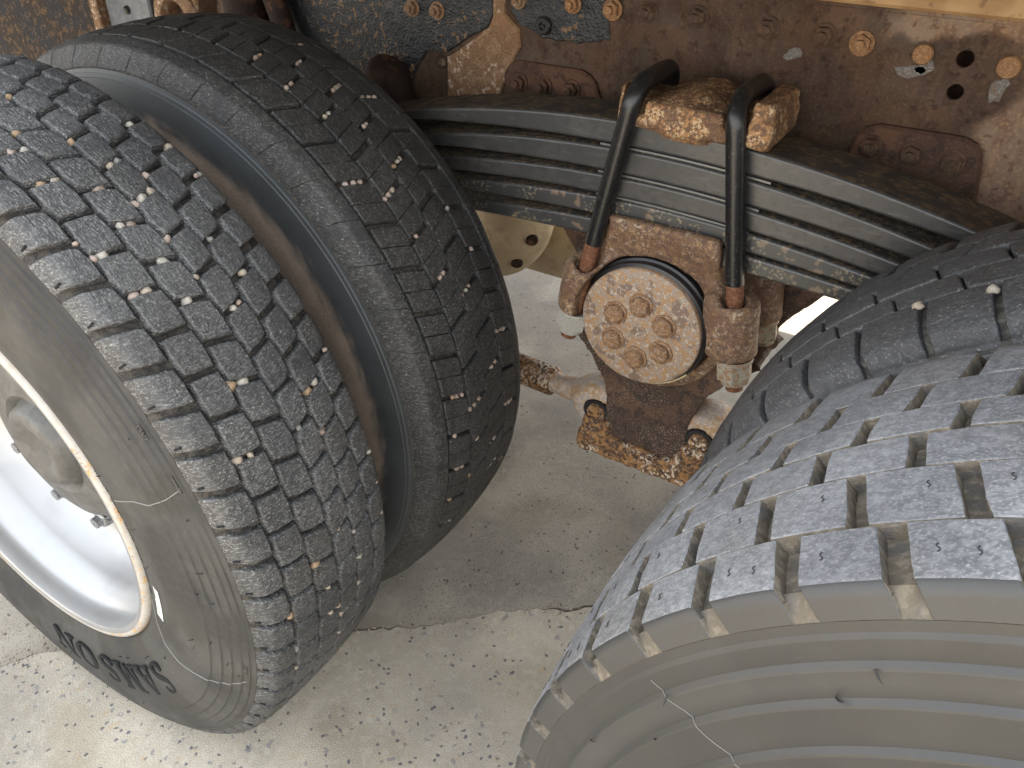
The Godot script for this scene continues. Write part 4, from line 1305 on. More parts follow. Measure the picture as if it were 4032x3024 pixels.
func build_trunnion():
	var cy := 0.6456
	var nz := FastNoiseLite.new(); nz.frequency = 22.0
	# saddle: the casting that carries the spring and turns on the trunnion
	var s := thing("spring_saddle", "rusty orange-brown saddle casting round the black rubber seal", "saddle casting", Vector3(0, 0.63, -0.705))
	var lx := func(y, sx): return 0.0155 + sx * (0.0768 + (0.935 - y) * 0.181)
	var fs := func(p: Vector3) -> float:
		var d := sd_cylz(p, Vector3(0, cy, -0.712), 0.127, 0.065, 0.01)
		d = smin(d, sd_box(p, Vector3(0.008, 0.742, -0.700), Vector3(0.090, 0.066, 0.071), 0.014), 0.014)
		d = smax(d, (p.y - 0.812 - 0.03 * (p.x - 0.01)) , 0.012)
		# the face leans back towards the bore
		d = smax(d, p.z - lerpf(-0.667, -0.638, clampf((p.y - 0.69) / 0.10, 0, 1)), 0.006)
		# the leaves sit in a notch behind the lip
		d = smax(d, minf(p.y - 0.7615, -(p.z + 0.6535)) * 1.0, 0.003)
		for sx in [-1, 1]:
			for zz in [-0.642, -0.771]:
				var hi_ := 0.722 if sx > 0 else 0.712
				d = smin(d, sd_cyl(p, Vector3(lx.call(hi_, sx), hi_, zz), Vector3(lx.call(0.6405, sx), 0.6405, zz), 0.0305, 0.006), 0.03)
				d = smin(d, sd_box(p, Vector3(sx * 0.108 + 0.012, 0.682, zz - 0.008), Vector3(0.03, 0.044, 0.026), 0.012), 0.03)
		for sx in [-1, 1]:
			# cupped recess where the thread enters the sleeve
			d = smax(d, -sd_cyl(p, Vector3(lx.call(0.80, sx), 0.80, -0.634), Vector3(lx.call(0.706, sx), 0.706, -0.637), 0.0175, 0.004), 0.006)
		d = smax(d, -sd_cylz(p, Vector3(0, cy, -0.635), 0.1058, 0.045, 0.002), 0.004)
		return d + nz.get_noise_3dv(p) * 0.0016 + nz.get_noise_3dv(p * 3.3) * 0.0009
	part("casting", nets(Vector3(-0.175, 0.515, -0.81), Vector3(0.19, 0.83, -0.60), 0.0042, fs, M.rust_saddle), s, Transform3D(Basis.IDENTITY, -s.position))
	# cap with its six bolts and the rubber seal behind it
	var c := thing("trunnion_cover", "round rust-speckled grey cap with six domed bolts", "cap", Vector3(0, cy, -0.6245))
	var mb := MB.new()
	lathe(mb, 0, [Vector2(-0.012, 0.0962), Vector2(-0.003, 0.0966), Vector2(-0.0012, 0.0955), Vector2(0.0, 0.093), Vector2(0.0008, 0.06), Vector2(0.0008, 0.030), Vector2(0.0016, 0.026), Vector2(0.002, 0.0005)], 72)
	part("disc", mb.mesh([M.disc_paint]), c)
	for k in 6:
		var a := deg_to_rad(31 + 60 * k)
		part("bolt", bolt_mesh(0.0146, M.bolt_disc, "lump"), c, Transform3D(Basis.IDENTITY, Vector3(cos(a) * 0.0455, sin(a) * 0.0455 - 0.006, 0.0006)))
	part("centre_boss", bolt_mesh(0.0135, M.disc_paint, "lump"), c, Transform3D(Basis.IDENTITY.scaled(Vector3(1, 1, 0.35)), Vector3(0, -0.006, 0.0006)))
	mb = MB.new()
	lathe(mb, 0, [Vector2(-0.010, 0.095), Vector2(-0.012, 0.1005), Vector2(-0.018, 0.1025), Vector2(-0.020, 0.1005), Vector2(-0.023, 0.1005), Vector2(-0.025, 0.1040), Vector2(-0.054, 0.1040), Vector2(-0.055, 0.05)], 72)
	part("rubber_seal", mb.mesh([M.seal]), c)
	mb = MB.new()
	lathe(mb, 0, [Vector2(-0.013, 0.092), Vector2(-0.014, 0.1035), Vector2(-0.022, 0.104), Vector2(-0.024, 0.1)], 40, null, 0.75, deg_to_rad(-88), deg_to_rad(-38))
	part("grease_lip", mb.mesh([M.grease]), c)
	# bracket that hangs from the frame and holds the trunnion
	var b := thing("trunnion_bracket", "dark flaking cast bracket below the trunnion cap with a long rusty foot", "bracket", Vector3(0, 0.30, -0.76))
	var bo := Transform3D(Basis.IDENTITY, -b.position)
	var nf := FastNoiseLite.new(); nf.frequency = 30.0
	var fb := func(p: Vector3) -> float:
		var yy := clampf((p.y - 0.33) / 0.25, 0.0, 1.0)
		# bell-shaped stem, narrowest halfway
		var hw := 0.078 + 0.06 * pow(maxf(0.0, (p.y - 0.43) / 0.13), 2.0) + 0.018 * pow(1.0 - clampf((p.y - 0.33) / 0.09, 0, 1), 2.0)
		var zfront := lerpf(-0.712, -0.690, clampf((p.y - 0.42) / 0.12, 0, 1))
		var q := Vector2(absf(p.x - 0.002) - hw, maxf(p.z - zfront, -0.80 - p.z))
		var stem := minf(maxf(q.x, q.y), 0.0) + Vector2(maxf(q.x, 0), maxf(q.y, 0)).length()
		stem = smax(stem, maxf(0.33 - p.y, p.y - 0.60), 0.01)
		var d := smin(stem * 0.8, sd_cylz(p, Vector3(0, cy, -0.775), 0.088, 0.07, 0.006), 0.03)
		# arms that spread up to the frame rail
		var arm := maxf(absf(p.x) - (0.11 + 0.75 * maxf(0.0, p.y - 0.54)), maxf(p.y - 0.84, 0.52 - p.y))
		arm = smax(arm * 0.75, maxf(p.z + 0.785, -0.84 - p.z), 0.01)
		d = smin(d, arm, 0.03)
		return d + nf.get_noise_3dv(p) * 0.0022 + nf.get_noise_3dv(p * 3.0) * 0.0012
	part("stem", nets(Vector3(-0.36, 0.31, -0.86), Vector3(0.36, 0.86, -0.66), 0.0056, fb, M.rust_stem), b, bo)
	var ff := func(p: Vector3) -> float:
		var d := sd_box(p, Vector3(-0.010, 0.328, -0.735), Vector3(0.113, 0.024, 0.037), 0.009)
		d = smin(d, sd_box(p, Vector3(-0.085, 0.345, -0.735), Vector3(0.027, 0.028, 0.03), 0.012), 0.015)
		d = smin(d, sd_box(p, Vector3(0.083, 0.343, -0.735), Vector3(0.02, 0.03, 0.032), 0.01), 0.01)
		d = smin(d, sd_box(p, Vector3(-0.088, 0.360, -0.708), Vector3(0.027, 0.026, 0.013), 0.01), 0.012)
		d = smin(d, sd_box(p, Vector3(0.097, 0.372, -0.708), Vector3(0.022, 0.03, 0.013), 0.01), 0.012)
		d = smax(d, -sd_cap(p, Vector3(-0.055, 0.362, -0.692), Vector3(0.075, 0.358, -0.692), 0.009, 0.007), 0.006)
		return d + nf.get_noise_3dv(p * 0.8) * 0.003 + nf.get_noise_3dv(p * 3.0) * 0.0016
	part("foot", nets(Vector3(-0.145, 0.285, -0.79), Vector3(0.145, 0.42, -0.68), 0.0036, ff, M.rust_flaky), b, bo)
	# torque rods that lead from the bracket to the axles
	for sx in [-1, 1]:
		var t := thing("torque_rod", "rusty torque rod that disappears behind the black inner tyre" if sx < 0 else "rusty torque rod end beside the pale-treaded tyre", "torque rod", Vector3(-0.093 if sx < 0 else 0.098, 0.385, -0.745), "torque rods at the bracket foot")
		var to := Transform3D(Basis.IDENTITY, -t.position)
		var e := Vector3(-0.093, 0.392, -0.752) if sx < 0 else Vector3(0.102, 0.408, -0.75)
		var far := Vector3(sx * 0.62, 0.37, -0.80)
		var nk := e + (far - e).normalized() * 0.08
		var fr := func(p: Vector3) -> float:
			var d := sd_cylz(p, e, 0.047, 0.034, 0.008)
			d = smin(d, sd_cap(p, e + Vector3(sx * 0.01, 0.012, 0), nk, 0.036, 0.02), 0.03)
			d = smin(d, sd_cap(p, nk, nk + (far - e).normalized() * 0.05, 0.0205, 0.0205), 0.01)
			d = smax(d, -sd_cylz(p, e + Vector3(0, 0, 0.034), 0.0265, 0.012, 0.001), 0.002)
			return d + nf.get_noise_3dv(p) * 0.001
		part("rod_end", nets(Vector3(minf(e.x, nk.x + sx * 0.055) - 0.06, 0.32, -0.81), Vector3(maxf(e.x, nk.x + sx * 0.055) + 0.06, 0.47, -0.70), 0.0042, fr, M.rod_end), t, to)
		mb = MB.new()
		tube(mb, 0, [nk + (far - e).normalized() * 0.035, nk + (far - e).normalized() * 0.037, far], [0.026, 0.029, 0.029], 18)
		part("tube", mb.mesh([M.rust_flaky]), t, to)
		mb = MB.new()
		lathe(mb, 0, [Vector2(0.02, 0.0265), Vector2(0.036, 0.0262), Vector2(0.040, 0.024), Vector2(0.040, 0.0185), Vector2(0.036, 0.0175)], 28)
		part("bushing", mb.mesh([M.seal]), t, Transform3D(Basis.IDENTITY, e - t.position))
		mb = MB.new()
		lathe(mb, 0, [Vector2(0.02, 0.0178), Vector2(0.043, 0.0175), Vector2(0.046, 0.015), Vector2(0.046, 0.0005)], 24)
		part("pin", mb.mesh([M.rust_flaky]), t, Transform3D(Basis.IDENTITY, e - t.position))

func build_wheels():
	var h := 0.5074
	var LX := 0.679
	var d2r := PI / 180.0
	# ---------- outer tyre of the white wheel, its grooves full of pebbles
	var R := 0.5194
	var root := thing("wheel_assembly", "worn block-tread tyre full of pebbles on a white steel rim", "wheel", Vector3(-LX, 0, 0))
	var T := tread_curve(-0.107, 0.107, R, 0.0065, 0.4935, 0.010)
	var H := 0.0115
	var side := [Vector2(0.000, 0.297), Vector2(0.0085, 0.301), Vector2(0.0135, 0.306), Vector2(0.0165, 0.316), Vector2(0.0215, 0.337), Vector2(0.0252, 0.360), Vector2(0.0268, 0.385), Vector2(0.0262, 0.410), Vector2(0.0258, 0.4265), Vector2(0.0238, 0.4285), Vector2(0.0230, 0.4430), Vector2(0.0208, 0.4448), Vector2(0.0198, 0.4575), Vector2(0.0176, 0.4592), Vector2(0.0160, 0.4700), Vector2(0.0136, 0.4720), Vector2(0.0122, 0.4795), Vector2(0.0134, 0.4803), Vector2(0.0130, 0.4815), Vector2(0.0110, 0.4825)]
	var dust := func(p: Vector2, th: float) -> Color:
		# rubbed darker towards the shoulder on the upper part
		var v := 1.0 - 0.2 * smoothstep(0.43, 0.475, p.y) * smoothstep(0.2, 0.6, th if th < PI else 0.0)
		return Color(v, v, lerpf(v, 1.0, 0.15))
	var ty := part("tyre", carcass(T, H, side, mirror(side, -0.107), M.side_dust, M.groove, dust), root, Transform3D(Basis.IDENTITY, Vector3(0, h, 0)))
	var pitch := TAU / 65.0
	var g := [T.of_z(-0.034), T.of_z(-0.072), T.of_z(-0.110), T.of_z(-0.145), T.of_z(-0.181)]
	var w := 0.0016
	var L := T.total()
	var rows := [
		{"flush": true, "s0": 0.0006, "s1": g[0] - w, "pitch": pitch, "phase": 4.2 * d2r, "slant": -1.5 * d2r, "gaps": [0.0105], "ns": 6, "bevel": 0.0022, "corner": 0.003, "wob": 0.0015},
		{"s0": g[0] + w, "s1": g[1] - w, "pitch": pitch, "phase": 0.83 * d2r, "slant": -0.5 * d2r, "gaps": [0.0072], "ns": 3, "bevel": 0.002, "corner": 0.0025, "wob": 0.0015},
		{"s0": g[1] + w, "s1": g[2] - w, "pitch": pitch, "phase": 3.1 * d2r, "slant": -0.9 * d2r, "gaps": [0.0072], "ns": 3, "bevel": 0.002, "corner": 0.0025, "wob": 0.0015},
		{"s0": g[2] + w, "s1": g[3] - w, "pitch": pitch, "phase": 0.15 * d2r, "slant": 1.0 * d2r, "gaps": [0.0072], "ns": 3, "bevel": 0.002, "corner": 0.003, "wob": 0.0015},
		{"s0": g[3] + w, "s1": g[4] - w, "pitch": pitch, "phase": 3.45 * d2r, "slant": 1.1 * d2r, "gaps": [0.0078], "ns": 3, "bevel": 0.002, "corner": 0.003, "wob": 0.0015},
		{"s0": g[4] + w, "s1": L - 0.0006, "pitch": pitch, "phase": 0.9 * d2r, "slant": 1.3 * d2r, "gaps": [0.0105], "ns": 6, "bevel": 0.0022, "corner": 0.003, "wob": 0.0015}]
	make_tread(ty, T, rows, R, H, [M.tread_worn, M.tread_worn], -50 * d2r, 110 * d2r)
	# short moulded ticks between the shoulder notches
	for k in 28:
		var th := (4.2 + 2.9 - 40) * d2r + pitch * k
		var mb := MB.new()
		rbox(mb, 0, Vector3(-0.0042, -0.0012, -0.0014), Vector3(0.0042, 0.0012, 0.0004), 0.0004)
		part("sidewall_tick", mb.mesh([M.letter]), ty, Transform3D(Basis(Vector3(0, 0, 1), th) * Basis(Vector3(0, 1, 0), 0.42), Vector3(cos(th) * 0.5005, sin(th) * 0.5005, 0.0052)))
	var font := SystemFont.new()
	font.font_names = PackedStringArray(["Droid Serif"])
	font.font_weight = 700
	var word := "SAMSON"
	var angs := [-43.0, -52.5, -63.0, -73.0, -83.0, -92.0]
	for i in 6:
		var tm := TextMesh.new()
		tm.text = word[i]
		tm.font = font
		tm.font_size = 96
		tm.pixel_size = 0.056 / 70.0
		tm.depth = 0.0026
		tm.material = M.letter
		var th: float = angs[i] * d2r
		var er := Vector3(cos(th), sin(th), 0)
		var rt := Vector3(er.y, -er.x, 0)
		part("letter", tm, ty, Transform3D(Basis(rt, er, Vector3(0, 0, 1)), er * 0.371 + Vector3(0, 0, 0.0259)))
	for e in [["TWI", 31.5, 0.4745, 0.007], ["TWI", -12.6, 0.4745, 0.007]]:
		var tm := TextMesh.new()
		tm.text = e[0]
		tm.font = font
		tm.font_size = 96
		tm.pixel_size = e[3] / 90.0
		tm.depth = 0.0008
		tm.material = M.emboss
		var th: float = e[1] * d2r
		var er := Vector3(cos(th), sin(th), 0)
		part("letter", tm, ty, Transform3D(Basis(Vector3(er.y, -er.x, 0), er, Vector3(0, 0, 1)), er * e[2] + Vector3(0, 0, 0.0148)))
	# direction arrow
	var mb := MB.new()
	tube(mb, 0, [Vector3(0, 0, 0), Vector3(0.022, 0, 0)], 0.0009, 6)
	tube(mb, 0, [Vector3(0.022, 0, 0), Vector3(0.014, 0.004, 0)], 0.0009, 6)
	tube(mb, 0, [Vector3(0.022, 0, 0), Vector3(0.014, -0.004, 0)], 0.0009, 6)
	var ta := 25.0 * d2r
	part("arrow", mb.mesh([M.emboss]), ty, Transform3D(Basis(Vector3(sin(ta), -cos(ta), 0), Vector3(cos(ta), sin(ta), 0), Vector3(0, 0, -1)), Vector3(cos(ta) * 0.476, sin(ta) * 0.476, 0.0138)))
	# pale mould seams and little rubber whiskers
	var onside := func(r: float) -> float:
		for i in side.size() - 1:
			if r >= side[i].y and r <= side[i + 1].y: return lerpf(side[i].x, side[i + 1].x, (r - side[i].y) / maxf(side[i + 1].y - side[i].y, 1e-5))
		return 0.0115
	for ln in [[[0.310, -14.0], [0.322, -22.0], [0.345, -26.0], [0.374, -26.5], [0.40, -25.0], [0.424, -23.0], [0.455, -19.5], [0.481, -15.5]], [[0.33, 19.5], [0.36, 20.5], [0.39, 21.2], [0.42, 20.8], [0.45, 21.6], [0.48, 23.0]]]:
		var pp := []
		for i in ln.size() - 1:
			for k in 6:
				var r := lerpf(ln[i][0], ln[i + 1][0], k / 6.0)
				var th := lerpf(ln[i][1], ln[i + 1][1], k / 6.0) * d2r
				pp.append(Vector3(cos(th) * r, sin(th) * r, onside.call(r) + 0.0003))
		mb = MB.new()
		tube(mb, 0, pp, 0.0008, 6)
		part("mould_seam", mb.mesh([M.mould]), ty)
	for k in 26:
		var th := rng.randf_range(-95, 45) * d2r
		var r: float = [0.335, 0.352, 0.40, 0.43, 0.452, 0.468][k % 6]
		var p := Vector3(cos(th) * r, sin(th) * r, onside.call(r))
		var dv := Vector3(rng.randf_range(-1, 1), rng.randf_range(-1, 1), 0.5).normalized() * rng.randf_range(0.004, 0.009)
		mb = MB.new()
		tube(mb, 0, [p - Vector3(0, 0, 0.0005), p + dv * 0.5 + Vector3(0, 0, 0.001), p + dv], [0.0008, 0.0006, 0.0003], 5)
		part("rubber_whisker", mb.mesh([M.hair]), ty)
	# rows of tiny pimples near the bead
	mb = MB.new()
	for k in 60:
		if k % 11 > 8: continue
		for q in 2:
			var th := (26.0 - k * 0.62) * d2r
			var r := 0.311 + 0.004 * q
			lathe_at(mb, [Vector2(0, 0.0011), Vector2(0.0008, 0.0008), Vector2(0.001, 0.0001)], 5, Vector3(cos(th) * r, sin(th) * r, onside.call(r)), Basis.IDENTITY)
	var pim := part("bead_pimples", mb.mesh([M.hair]), ty)
	pim.set_meta("kind", "stuff")
	# the white printed label
	var li := Image.create(256, 48, false, Image.FORMAT_RGB8)
	li.fill(Color(0.8, 0.8, 0.79))
	var x := 10
	while x < 236:
		var bw: int = rng.randi_range(2, 5)
		if x < 90 or x > 120: li.fill_rect(Rect2i(x, 6, bw, 17), Color(0.12, 0.12, 0.14))
		x += bw + rng.randi_range(3, 8)
	x = 16
	while x < 220:
		li.fill_rect(Rect2i(x, 30, 6, 10), Color(0.2, 0.2, 0.22))
		li.fill_rect(Rect2i(x + 2, 32, 2, 6), Color(0.8, 0.8, 0.79))
		x += rng.randi_range(11, 19)
	var lm := StandardMaterial3D.new()
	lm.albedo_texture = ImageTexture.create_from_image(li)
	lm.roughness = 0.45
	mb = MB.new()
	for k in 10:
		var a0 := lerpf(-5.0, -16.5, k / 10.0) * d2r
		var a1 := lerpf(-5.0, -16.5, (k + 1) / 10.0) * d2r
		var i0 := 0.3265 if k < 4 else 0.3245
		var q := [[a0, i0, k / 10.0, 0.0], [a1, i0, (k + 1) / 10.0, 0.0], [a1, 0.339, (k + 1) / 10.0, 1.0], [a0, 0.339, k / 10.0, 1.0]]
		var v := []
		var uv := []
		for e in q:
			v.append(Vector3(cos(e[0]) * e[1], sin(e[0]) * e[1], onside.call(e[1]) + 0.0008))
			uv.append(Vector2(e[2], e[3]))
		var nn := Vector3(0, 0, 1)
		mb.tri(0, v[0], v[1], v[2], nn, nn, nn, null, [uv[0], uv[1], uv[2]])
		mb.tri(0, v[0], v[2], v[3], nn, nn, nn, null, [uv[0], uv[2], uv[3]])
	part("paper_label", mb.mesh([lm]), ty, Transform3D.IDENTITY, "torn white printed label on the sidewall")
	rim_parts(root, h, 0.0, true)
	# pebbles
	var base := Vector3(-LX, h, 0)
	var made := 0
	for ri in range(0, 6):
		var row: Dictionary = rows[ri]
		for k in 65:
			var th0: float = wrapf(row.phase + pitch * k, -PI, PI)
			if th0 < -30 * d2r or th0 > 84 * d2r: continue
			if rng.randf() > [0.1, 0.42, 0.55, 0.6, 0.55, 0.25][ri] * (1.0 + 1.6 * jit.get_noise_2d(k * 3.1, ri * 40.0)): continue
			var cnt := 1 + (1 if rng.randf() < 0.35 else 0) + (1 if rng.randf() < 0.12 else 0)
			var s: float = lerpf(row.s0, row.s1, rng.randf_range(0.0, 0.6))
			if ri == 0: s = row.s1
			for c in cnt:
				var sz := rng.randf_range(0.0040, 0.0080) * (0.75 if ri == 0 or ri == 5 else 1.0)
				var th: float = th0 + row.slant * (s - (row.s0 + row.s1) / 2) / (row.s1 - row.s0) + rng.randf_range(-0.0015, 0.0015)
				var q := base + tpos(T, s, th, -0.001 - sz * rng.randf_range(0.75, 1.05))
				var wi: int = [0, 0, 0, 1, 2, 2, 3, 4, 5, 5][rng.randi() % 10]
				pebble(q, sz, wi, PEB_WORD[wi] + " pebble %s in %s tread row of white-rimmed tyre" % [height_word(q.y), ORD[ri]], "pebbles wedged in the white-rimmed tyre")
				made += 1
				s += sz * 1.9
				if s > row.s1 + 0.002: break

	# ---------- inner tyre behind it: black, ribbed, smooth shoulders
	root = thing("wheel_assembly", "black inner tyre with smooth round shoulders and brown dust on its sidewall", "wheel", Vector3(-LX, 0, -0.455))
	R = 0.5194
	var T2 := tread_curve(0.0, 0.125, R, 0.009, 0.478, 0.020)
	var side2 := [Vector2(0.118, 0.297), Vector2(0.126, 0.306)]
	for i in 26:
		var r := lerpf(0.312, 0.452, i / 25.0)
		var t := (r - 0.385) / 0.08
		side2.append(Vector2(0.1475 - 0.010 * t * t, r))
	side2.append_array([Vector2(0.1402, 0.4535), Vector2(0.1385, 0.4615), Vector2(0.1374, 0.4625), Vector2(0.1362, 0.467), Vector2(0.135, 0.4685)])
	var soot := func(p: Vector2, th: float) -> Color:
		var q := jit.get_noise_2d(th * 110.0, p.y * 300.0) * 0.009 + jit.get_noise_2d(th * 900.0, p.y * 1500.0) * 0.012
		var k := 1.0 - smoothstep(0.408, 0.434, p.y + q)
		var lum := 0.055
		return Color(lum * 0.96, lum, lum * 1.05).lerp(Color(0.32, 0.245, 0.185), k)
	H = 0.009
	ty = part("tyre", carcass(T2, H, side2, mirror(side2, 0.0), M.side_black, M.groove, soot), root, Transform3D(Basis.IDENTITY, Vector3(0, h, 0)))
	var p2 := TAU / 49.0
	g = [T2.of_z(0.095), T2.of_z(0.046), T2.of_z(0.0), T2.of_z(-0.048), T2.of_z(-0.093)]
	w = 0.0022
	L = T2.total()
	var sip := 0.0006
	rows = [
		{"s0": 0.002, "s1": g[0] - w, "pitch": p2, "phase": 5.9 * d2r, "slant": -2.2 * d2r, "gaps": [sip], "ns": 6, "bevel": 0.0012, "corner": 0.0, "wob": 0.0006},
		{"s0": g[0] + w, "s1": g[1] - w, "pitch": p2, "phase": 2.5 * d2r, "slant": -1.6 * d2r, "gaps": [0.0085, sip], "ns": 3, "bevel": 0.0012, "corner": 0.0012},
		{"s0": g[1] + w, "s1": g[2] - 0.0003, "pitch": p2, "phase": 6.4 * d2r, "slant": 1.5 * d2r, "gaps": [0.0088, sip], "ns": 3, "bevel": 0.0012, "corner": 0.0006},
		{"s0": g[2] + 0.0003, "s1": g[3] - w, "pitch": p2, "phase": 2.7 * d2r, "slant": 1.6 * d2r, "gaps": [0.0088, sip], "ns": 3, "bevel": 0.0012, "corner": 0.0006},
		{"s0": g[3] + w, "s1": g[4] - w, "pitch": p2, "phase": 7.0 * d2r, "slant": -1.2 * d2r, "gaps": [0.0085, sip], "ns": 3, "bevel": 0.0012, "corner": 0.0012},
		{"s0": g[4] + w, "s1": L - 0.002, "pitch": p2, "phase": 3.0 * d2r, "slant": 2.0 * d2r, "gaps": [sip], "ns": 6, "bevel": 0.0012, "corner": 0.0, "wob": 0.0006}]
	make_tread(ty, T2, rows, R, H, [M.tread_dark, M.tread_dark], -35 * d2r, 112 * d2r)
	base = Vector3(-LX, h, -0.455)
	for ri in [1, 2, 3, 4]:
		var row: Dictionary = rows[ri]
		for k in 49:
			var th0: float = wrapf(row.phase + p2 * k, -PI, PI)
			if th0 < -25 * d2r or th0 > 78 * d2r: continue
			if rng.randf() > 0.5: continue
			var cnt := 1 + rng.randi() % 3
			var s: float = lerpf(row.s0, row.s1, rng.randf_range(0.0, 0.5))
			for c in cnt:
				var sz := rng.randf_range(0.0038, 0.0058)
				var th: float = th0 + row.slant * (s - (row.s0 + row.s1) / 2) / (row.s1 - row.s0)
				var q := base + tpos(T2, s, th, -0.0005 - sz * rng.randf_range(0.6, 0.95))
				var wi: int = [0, 1, 1, 2, 3, 5, 5][rng.randi() % 7]
				pebble(q, sz, wi, PEB_WORD[wi] + " pebble %s in %s slotted row of black inner tyre" % [height_word(q.y), ORD[ri - 1]], "pebbles lodged in the black inner tyre")
				s += sz * 2.0
				if s > row.s1: break
	inner_rim(root, h)

	# ---------- outer tyre with pale, deep-cut tread
	R = 0.522
	root = thing("wheel_assembly", "tyre with pale deep-cut tread blocks and a ringed grey sidewall", "wheel", Vector3(LX, 0, 0))
	var T3 := tread_curve(-0.13, 0.13, R, 0.0060, 0.4990, 0.0016)
	T3.dn = 0.0012
	H = 0.0120
	var cs: float = T3.s[3]
	var side3 := [Vector2(0.000, 0.297), Vector2(0.009, 0.302), Vector2(0.014, 0.312), Vector2(0.019, 0.335), Vector2(0.0225, 0.360), Vector2(0.0240, 0.385), Vector2(0.0250, 0.4075), Vector2(0.0245, 0.4095), Vector2(0.0206, 0.4120), Vector2(0.0205, 0.428), Vector2(0.0202, 0.4405), Vector2(0.0196, 0.4420), Vector2(0.0160, 0.4448), Vector2(0.0162, 0.456), Vector2(0.0160, 0.4645), Vector2(0.0154, 0.4660), Vector2(0.0120, 0.4688), Vector2(0.0120, 0.478), Vector2(0.0116, 0.4835), Vector2(0.0110, 0.4848), Vector2(0.0094, 0.4868)]
	var chalk := func(p: Vector2, th: float) -> Color:
		var q := jit.get_noise_2d(th * 90.0, p.y * 700.0)
		var k := smoothstep(0.444, 0.448, p.y) * (1.0 - smoothstep(0.463, 0.467, p.y))
		var e := 0.76 + 0.0 * q
		return Color(e, e, e).lerp(Color(1.0, 1.0, 1.0), 0.9 * k)
	ty = part("tyre", carcass(T3, H, side3, mirror(side3, -0.13), M.side_grey, M.groove_tan, chalk, [T3.of_z(-0.045), T3.of_z(-0.099), T3.of_z(-0.140), T3.of_z(-0.175), T3.of_z(-0.214)]), root, Transform3D(Basis.IDENTITY, Vector3(0, h, 0)))
	var p3 := TAU / 50.0
	g = [T3.of_z(-0.045), T3.of_z(-0.099), T3.of_z(-0.140), T3.of_z(-0.175), T3.of_z(-0.214)]
	w = 0.0007
	L = T3.total()
	rows = [
		{"s0": 0.0006, "s1": g[0] - w, "si": [0.0006, cs * 0.5, cs - 0.0012, cs + 0.0014, cs + 0.012, cs + 0.026, g[0] - w], "side_s": cs, "flush": true, "marks": true, "pitch": p3, "phase": 1.75 * d2r, "slant": 1.6 * d2r, "gaps": [0.0165], "ns": 6, "bevel": 0.0010, "corner": 0.0008, "wob": 0.0008},
		{"s0": g[0] + w, "s1": g[1] - w, "pitch": p3, "phase": 5.4 * d2r, "slant": 1.2 * d2r, "gaps": [0.0125], "marks": true, "ns": 3, "bevel": 0.0009, "corner": 0.0012},
		{"s0": g[1] + w, "s1": g[2] - w, "pitch": p3, "phase": 2.2 * d2r, "slant": 0.4 * d2r, "gaps": [0.0108], "ns": 3, "bevel": 0.0009, "corner": 0.0012},
		{"s0": g[2] + w, "s1": g[3] - w, "pitch": p3, "phase": 6.7 * d2r, "slant": -0.4 * d2r, "gaps": [0.0108], "ns": 3, "bevel": 0.0009, "corner": 0.0012},
		{"s0": g[3] + w, "s1": g[4] - w, "pitch": p3, "phase": 3.2 * d2r, "slant": -0.8 * d2r, "gaps": [0.0108], "ns": 3, "bevel": 0.0009, "corner": 0.0012},
		{"s0": g[4] + w, "s1": L - 0.0006, "pitch": p3, "phase": 6.6 * d2r, "slant": -1.3 * d2r, "gaps": [0.0125], "ns": 6, "bevel": 0.0010, "corner": 0.001}]
	make_tread(ty, T3, rows, R, H, [M.tread_pale, M.groove_tan, M.side_block, M.mark], 82 * d2r, 205 * d2r)
	for k in 7:
		var th := deg_to_rad([108, 127, 131, 146, 152, 160, 118][k])
		var r: float = [0.4435, 0.467, 0.446, 0.468, 0.44, 0.467, 0.43][k]
		var p := Vector3(cos(th) * r, sin(th) * r, 0.017)
		var dv := Vector3(rng.randf_range(-1, 1), rng.randf_range(-1, 1), 0.4).normalized() * 0.009
		mb = MB.new()
		tube(mb, 0, [p, p + dv * 0.5 + Vector3(0, 0, 0.001), p + dv], [0.0009, 0.0007, 0.0003], 5)
		part("rubber_whisker", mb.mesh([M.hair]), ty)
	var on3 := func(r: float) -> float:
		for i in side3.size() - 1:
			if r >= side3[i].y and r <= side3[i + 1].y: return lerpf(side3[i].x, side3[i + 1].x, (r - side3[i].y) / maxf(side3[i + 1].y - side3[i].y, 1e-5))
		return 0.01
	var seam := []
	for i in 46: seam.append([lerpf(0.480, 0.36, i / 45.0), 147.0 - 4.0 * i / 45.0 + sin(i * 0.4) * 0.15])
	for ln in [seam]:
		var pp := []
		for i in ln.size():
			var r: float = ln[i][0]
			var th: float = ln[i][1] * d2r
			pp.append(Vector3(cos(th) * r, sin(th) * r, on3.call(r) + 0.0002))
		mb = MB.new()
		tube(mb, 0, pp, 0.00035, 6)
		part("mould_seam", mb.mesh([M.mould]), ty)
	rim_parts(root, h, 0.0, false)

	# ---------- inner tyre of that pair
	R = 0.5125
	root = thing("wheel_assembly", "dark inner tyre with notched shoulders tucked behind the pale-treaded one", "wheel", Vector3(LX, 0, -0.485))
	var T4 := tread_curve(0.0, 0.125, R, 0.010, 0.474, 0.024)
	H = 0.009
	var ash := func(p: Vector2, th: float) -> Color:
		var q := jit.get_noise_2d(th * 100.0, p.y * 500.0)
		var v := 0.085 + 0.03 * q
		return Color(v * 0.97, v, v * 1.04)
	ty = part("tyre", carcass(T4, H, side2, mirror(side2, 0.0), M.side_black, M.groove_ash, ash), root, Transform3D(Basis.IDENTITY, Vector3(0, h, 0)))
	g = [T4.of_z(0.068), T4.of_z(0.03), T4.of_z(-0.01), T4.of_z(-0.05)]
	w = 0.0014
	L = T4.total()
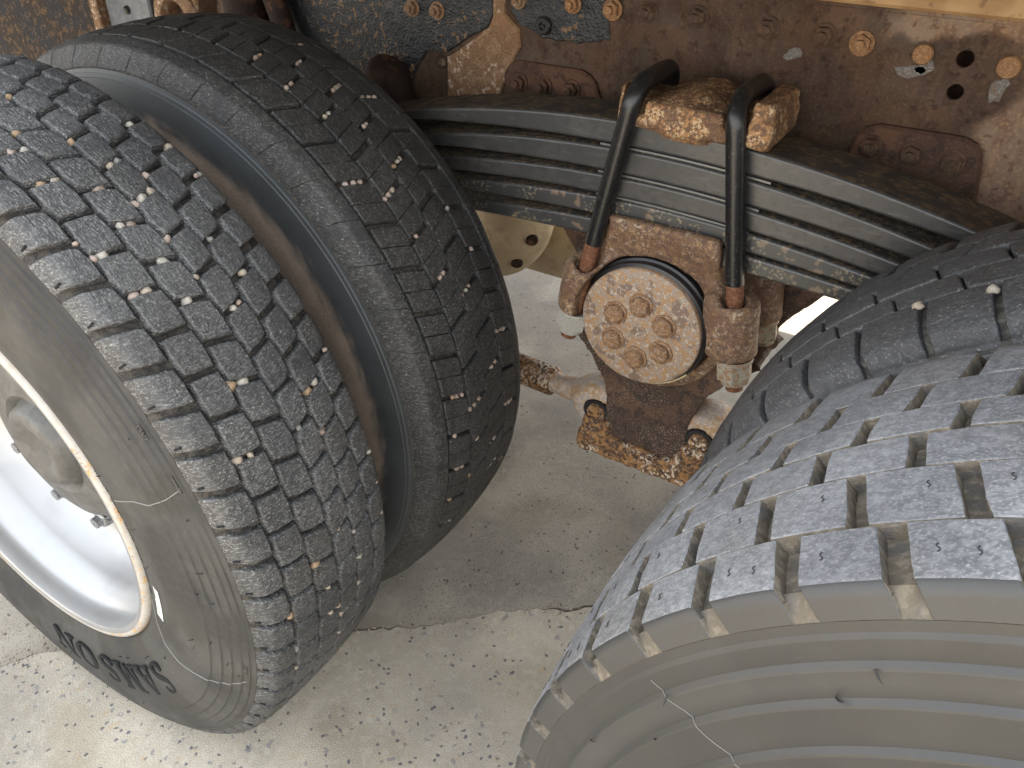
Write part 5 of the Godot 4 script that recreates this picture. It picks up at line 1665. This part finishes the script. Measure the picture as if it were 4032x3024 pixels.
	rows = [
		{"s0": 0.001, "s1": g[0] - w, "pitch": p3, "phase": 7.0 * d2r, "slant": 0.5 * d2r, "gaps": [0.0080], "ns": 7, "bevel": 0.0014, "corner": 0.001, "wob": 0.0012},
		{"s0": g[0] + w, "s1": g[1] - w, "pitch": p3, "phase": 3.4 * d2r, "slant": 1.0 * d2r, "gaps": [0.003], "ns": 3, "bevel": 0.0016, "corner": 0.002},
		{"s0": g[1] + w, "s1": g[2] - w, "pitch": p3, "phase": 6.4 * d2r, "slant": 1.0 * d2r, "gaps": [0.003], "ns": 3, "bevel": 0.0016, "corner": 0.002},
		{"s0": g[2] + w, "s1": g[3] - w, "pitch": p3, "phase": 3.4 * d2r, "slant": -1.0 * d2r, "gaps": [0.003], "ns": 3, "bevel": 0.0016, "corner": 0.002},
		{"s0": g[3] + w, "s1": L - 0.012, "pitch": p3, "phase": 6.0 * d2r, "slant": -0.5 * d2r, "gaps": [0.0105], "ns": 6, "bevel": 0.002, "corner": 0.003, "wob": 0.0015}]
	make_tread(ty, T4, rows, R, H, [M.tread_mid, M.tread_mid], 82 * d2r, 205 * d2r)
	base = Vector3(LX, h, -0.485)
	for e in [[122.3, 0.085, 2, 0.0055, "white pebble"], [129.6, 0.075, 0, 0.006, "cream pebble"]]:
		var th: float = e[0] * d2r
		pebble(base + Vector3(cos(th) * 0.511, sin(th) * 0.5045, e[1]), e[3], e[2], e[4] + " caught in a shoulder notch of the dark inner tyre by the spring", "pebbles caught in the notched inner tyre")
	inner_rim(root, h)

func inner_rim(root: Node3D, h: float):
	var mb := MB.new()
	lathe(mb, 0, [Vector2(0.12, 0.300), Vector2(0.125, 0.296), Vector2(0.12, 0.285), Vector2(0.05, 0.268), Vector2(-0.05, 0.262), Vector2(-0.12, 0.285), Vector2(-0.125, 0.296), Vector2(-0.12, 0.300)], 72)
	lathe(mb, 0, [Vector2(0.10, 0.28), Vector2(0.115, 0.18), Vector2(0.115, 0.08), Vector2(-0.12, 0.08)], 48)
	part("rim", mb.mesh([M.rim]), root, Transform3D(Basis.IDENTITY, Vector3(0, h, 0)))
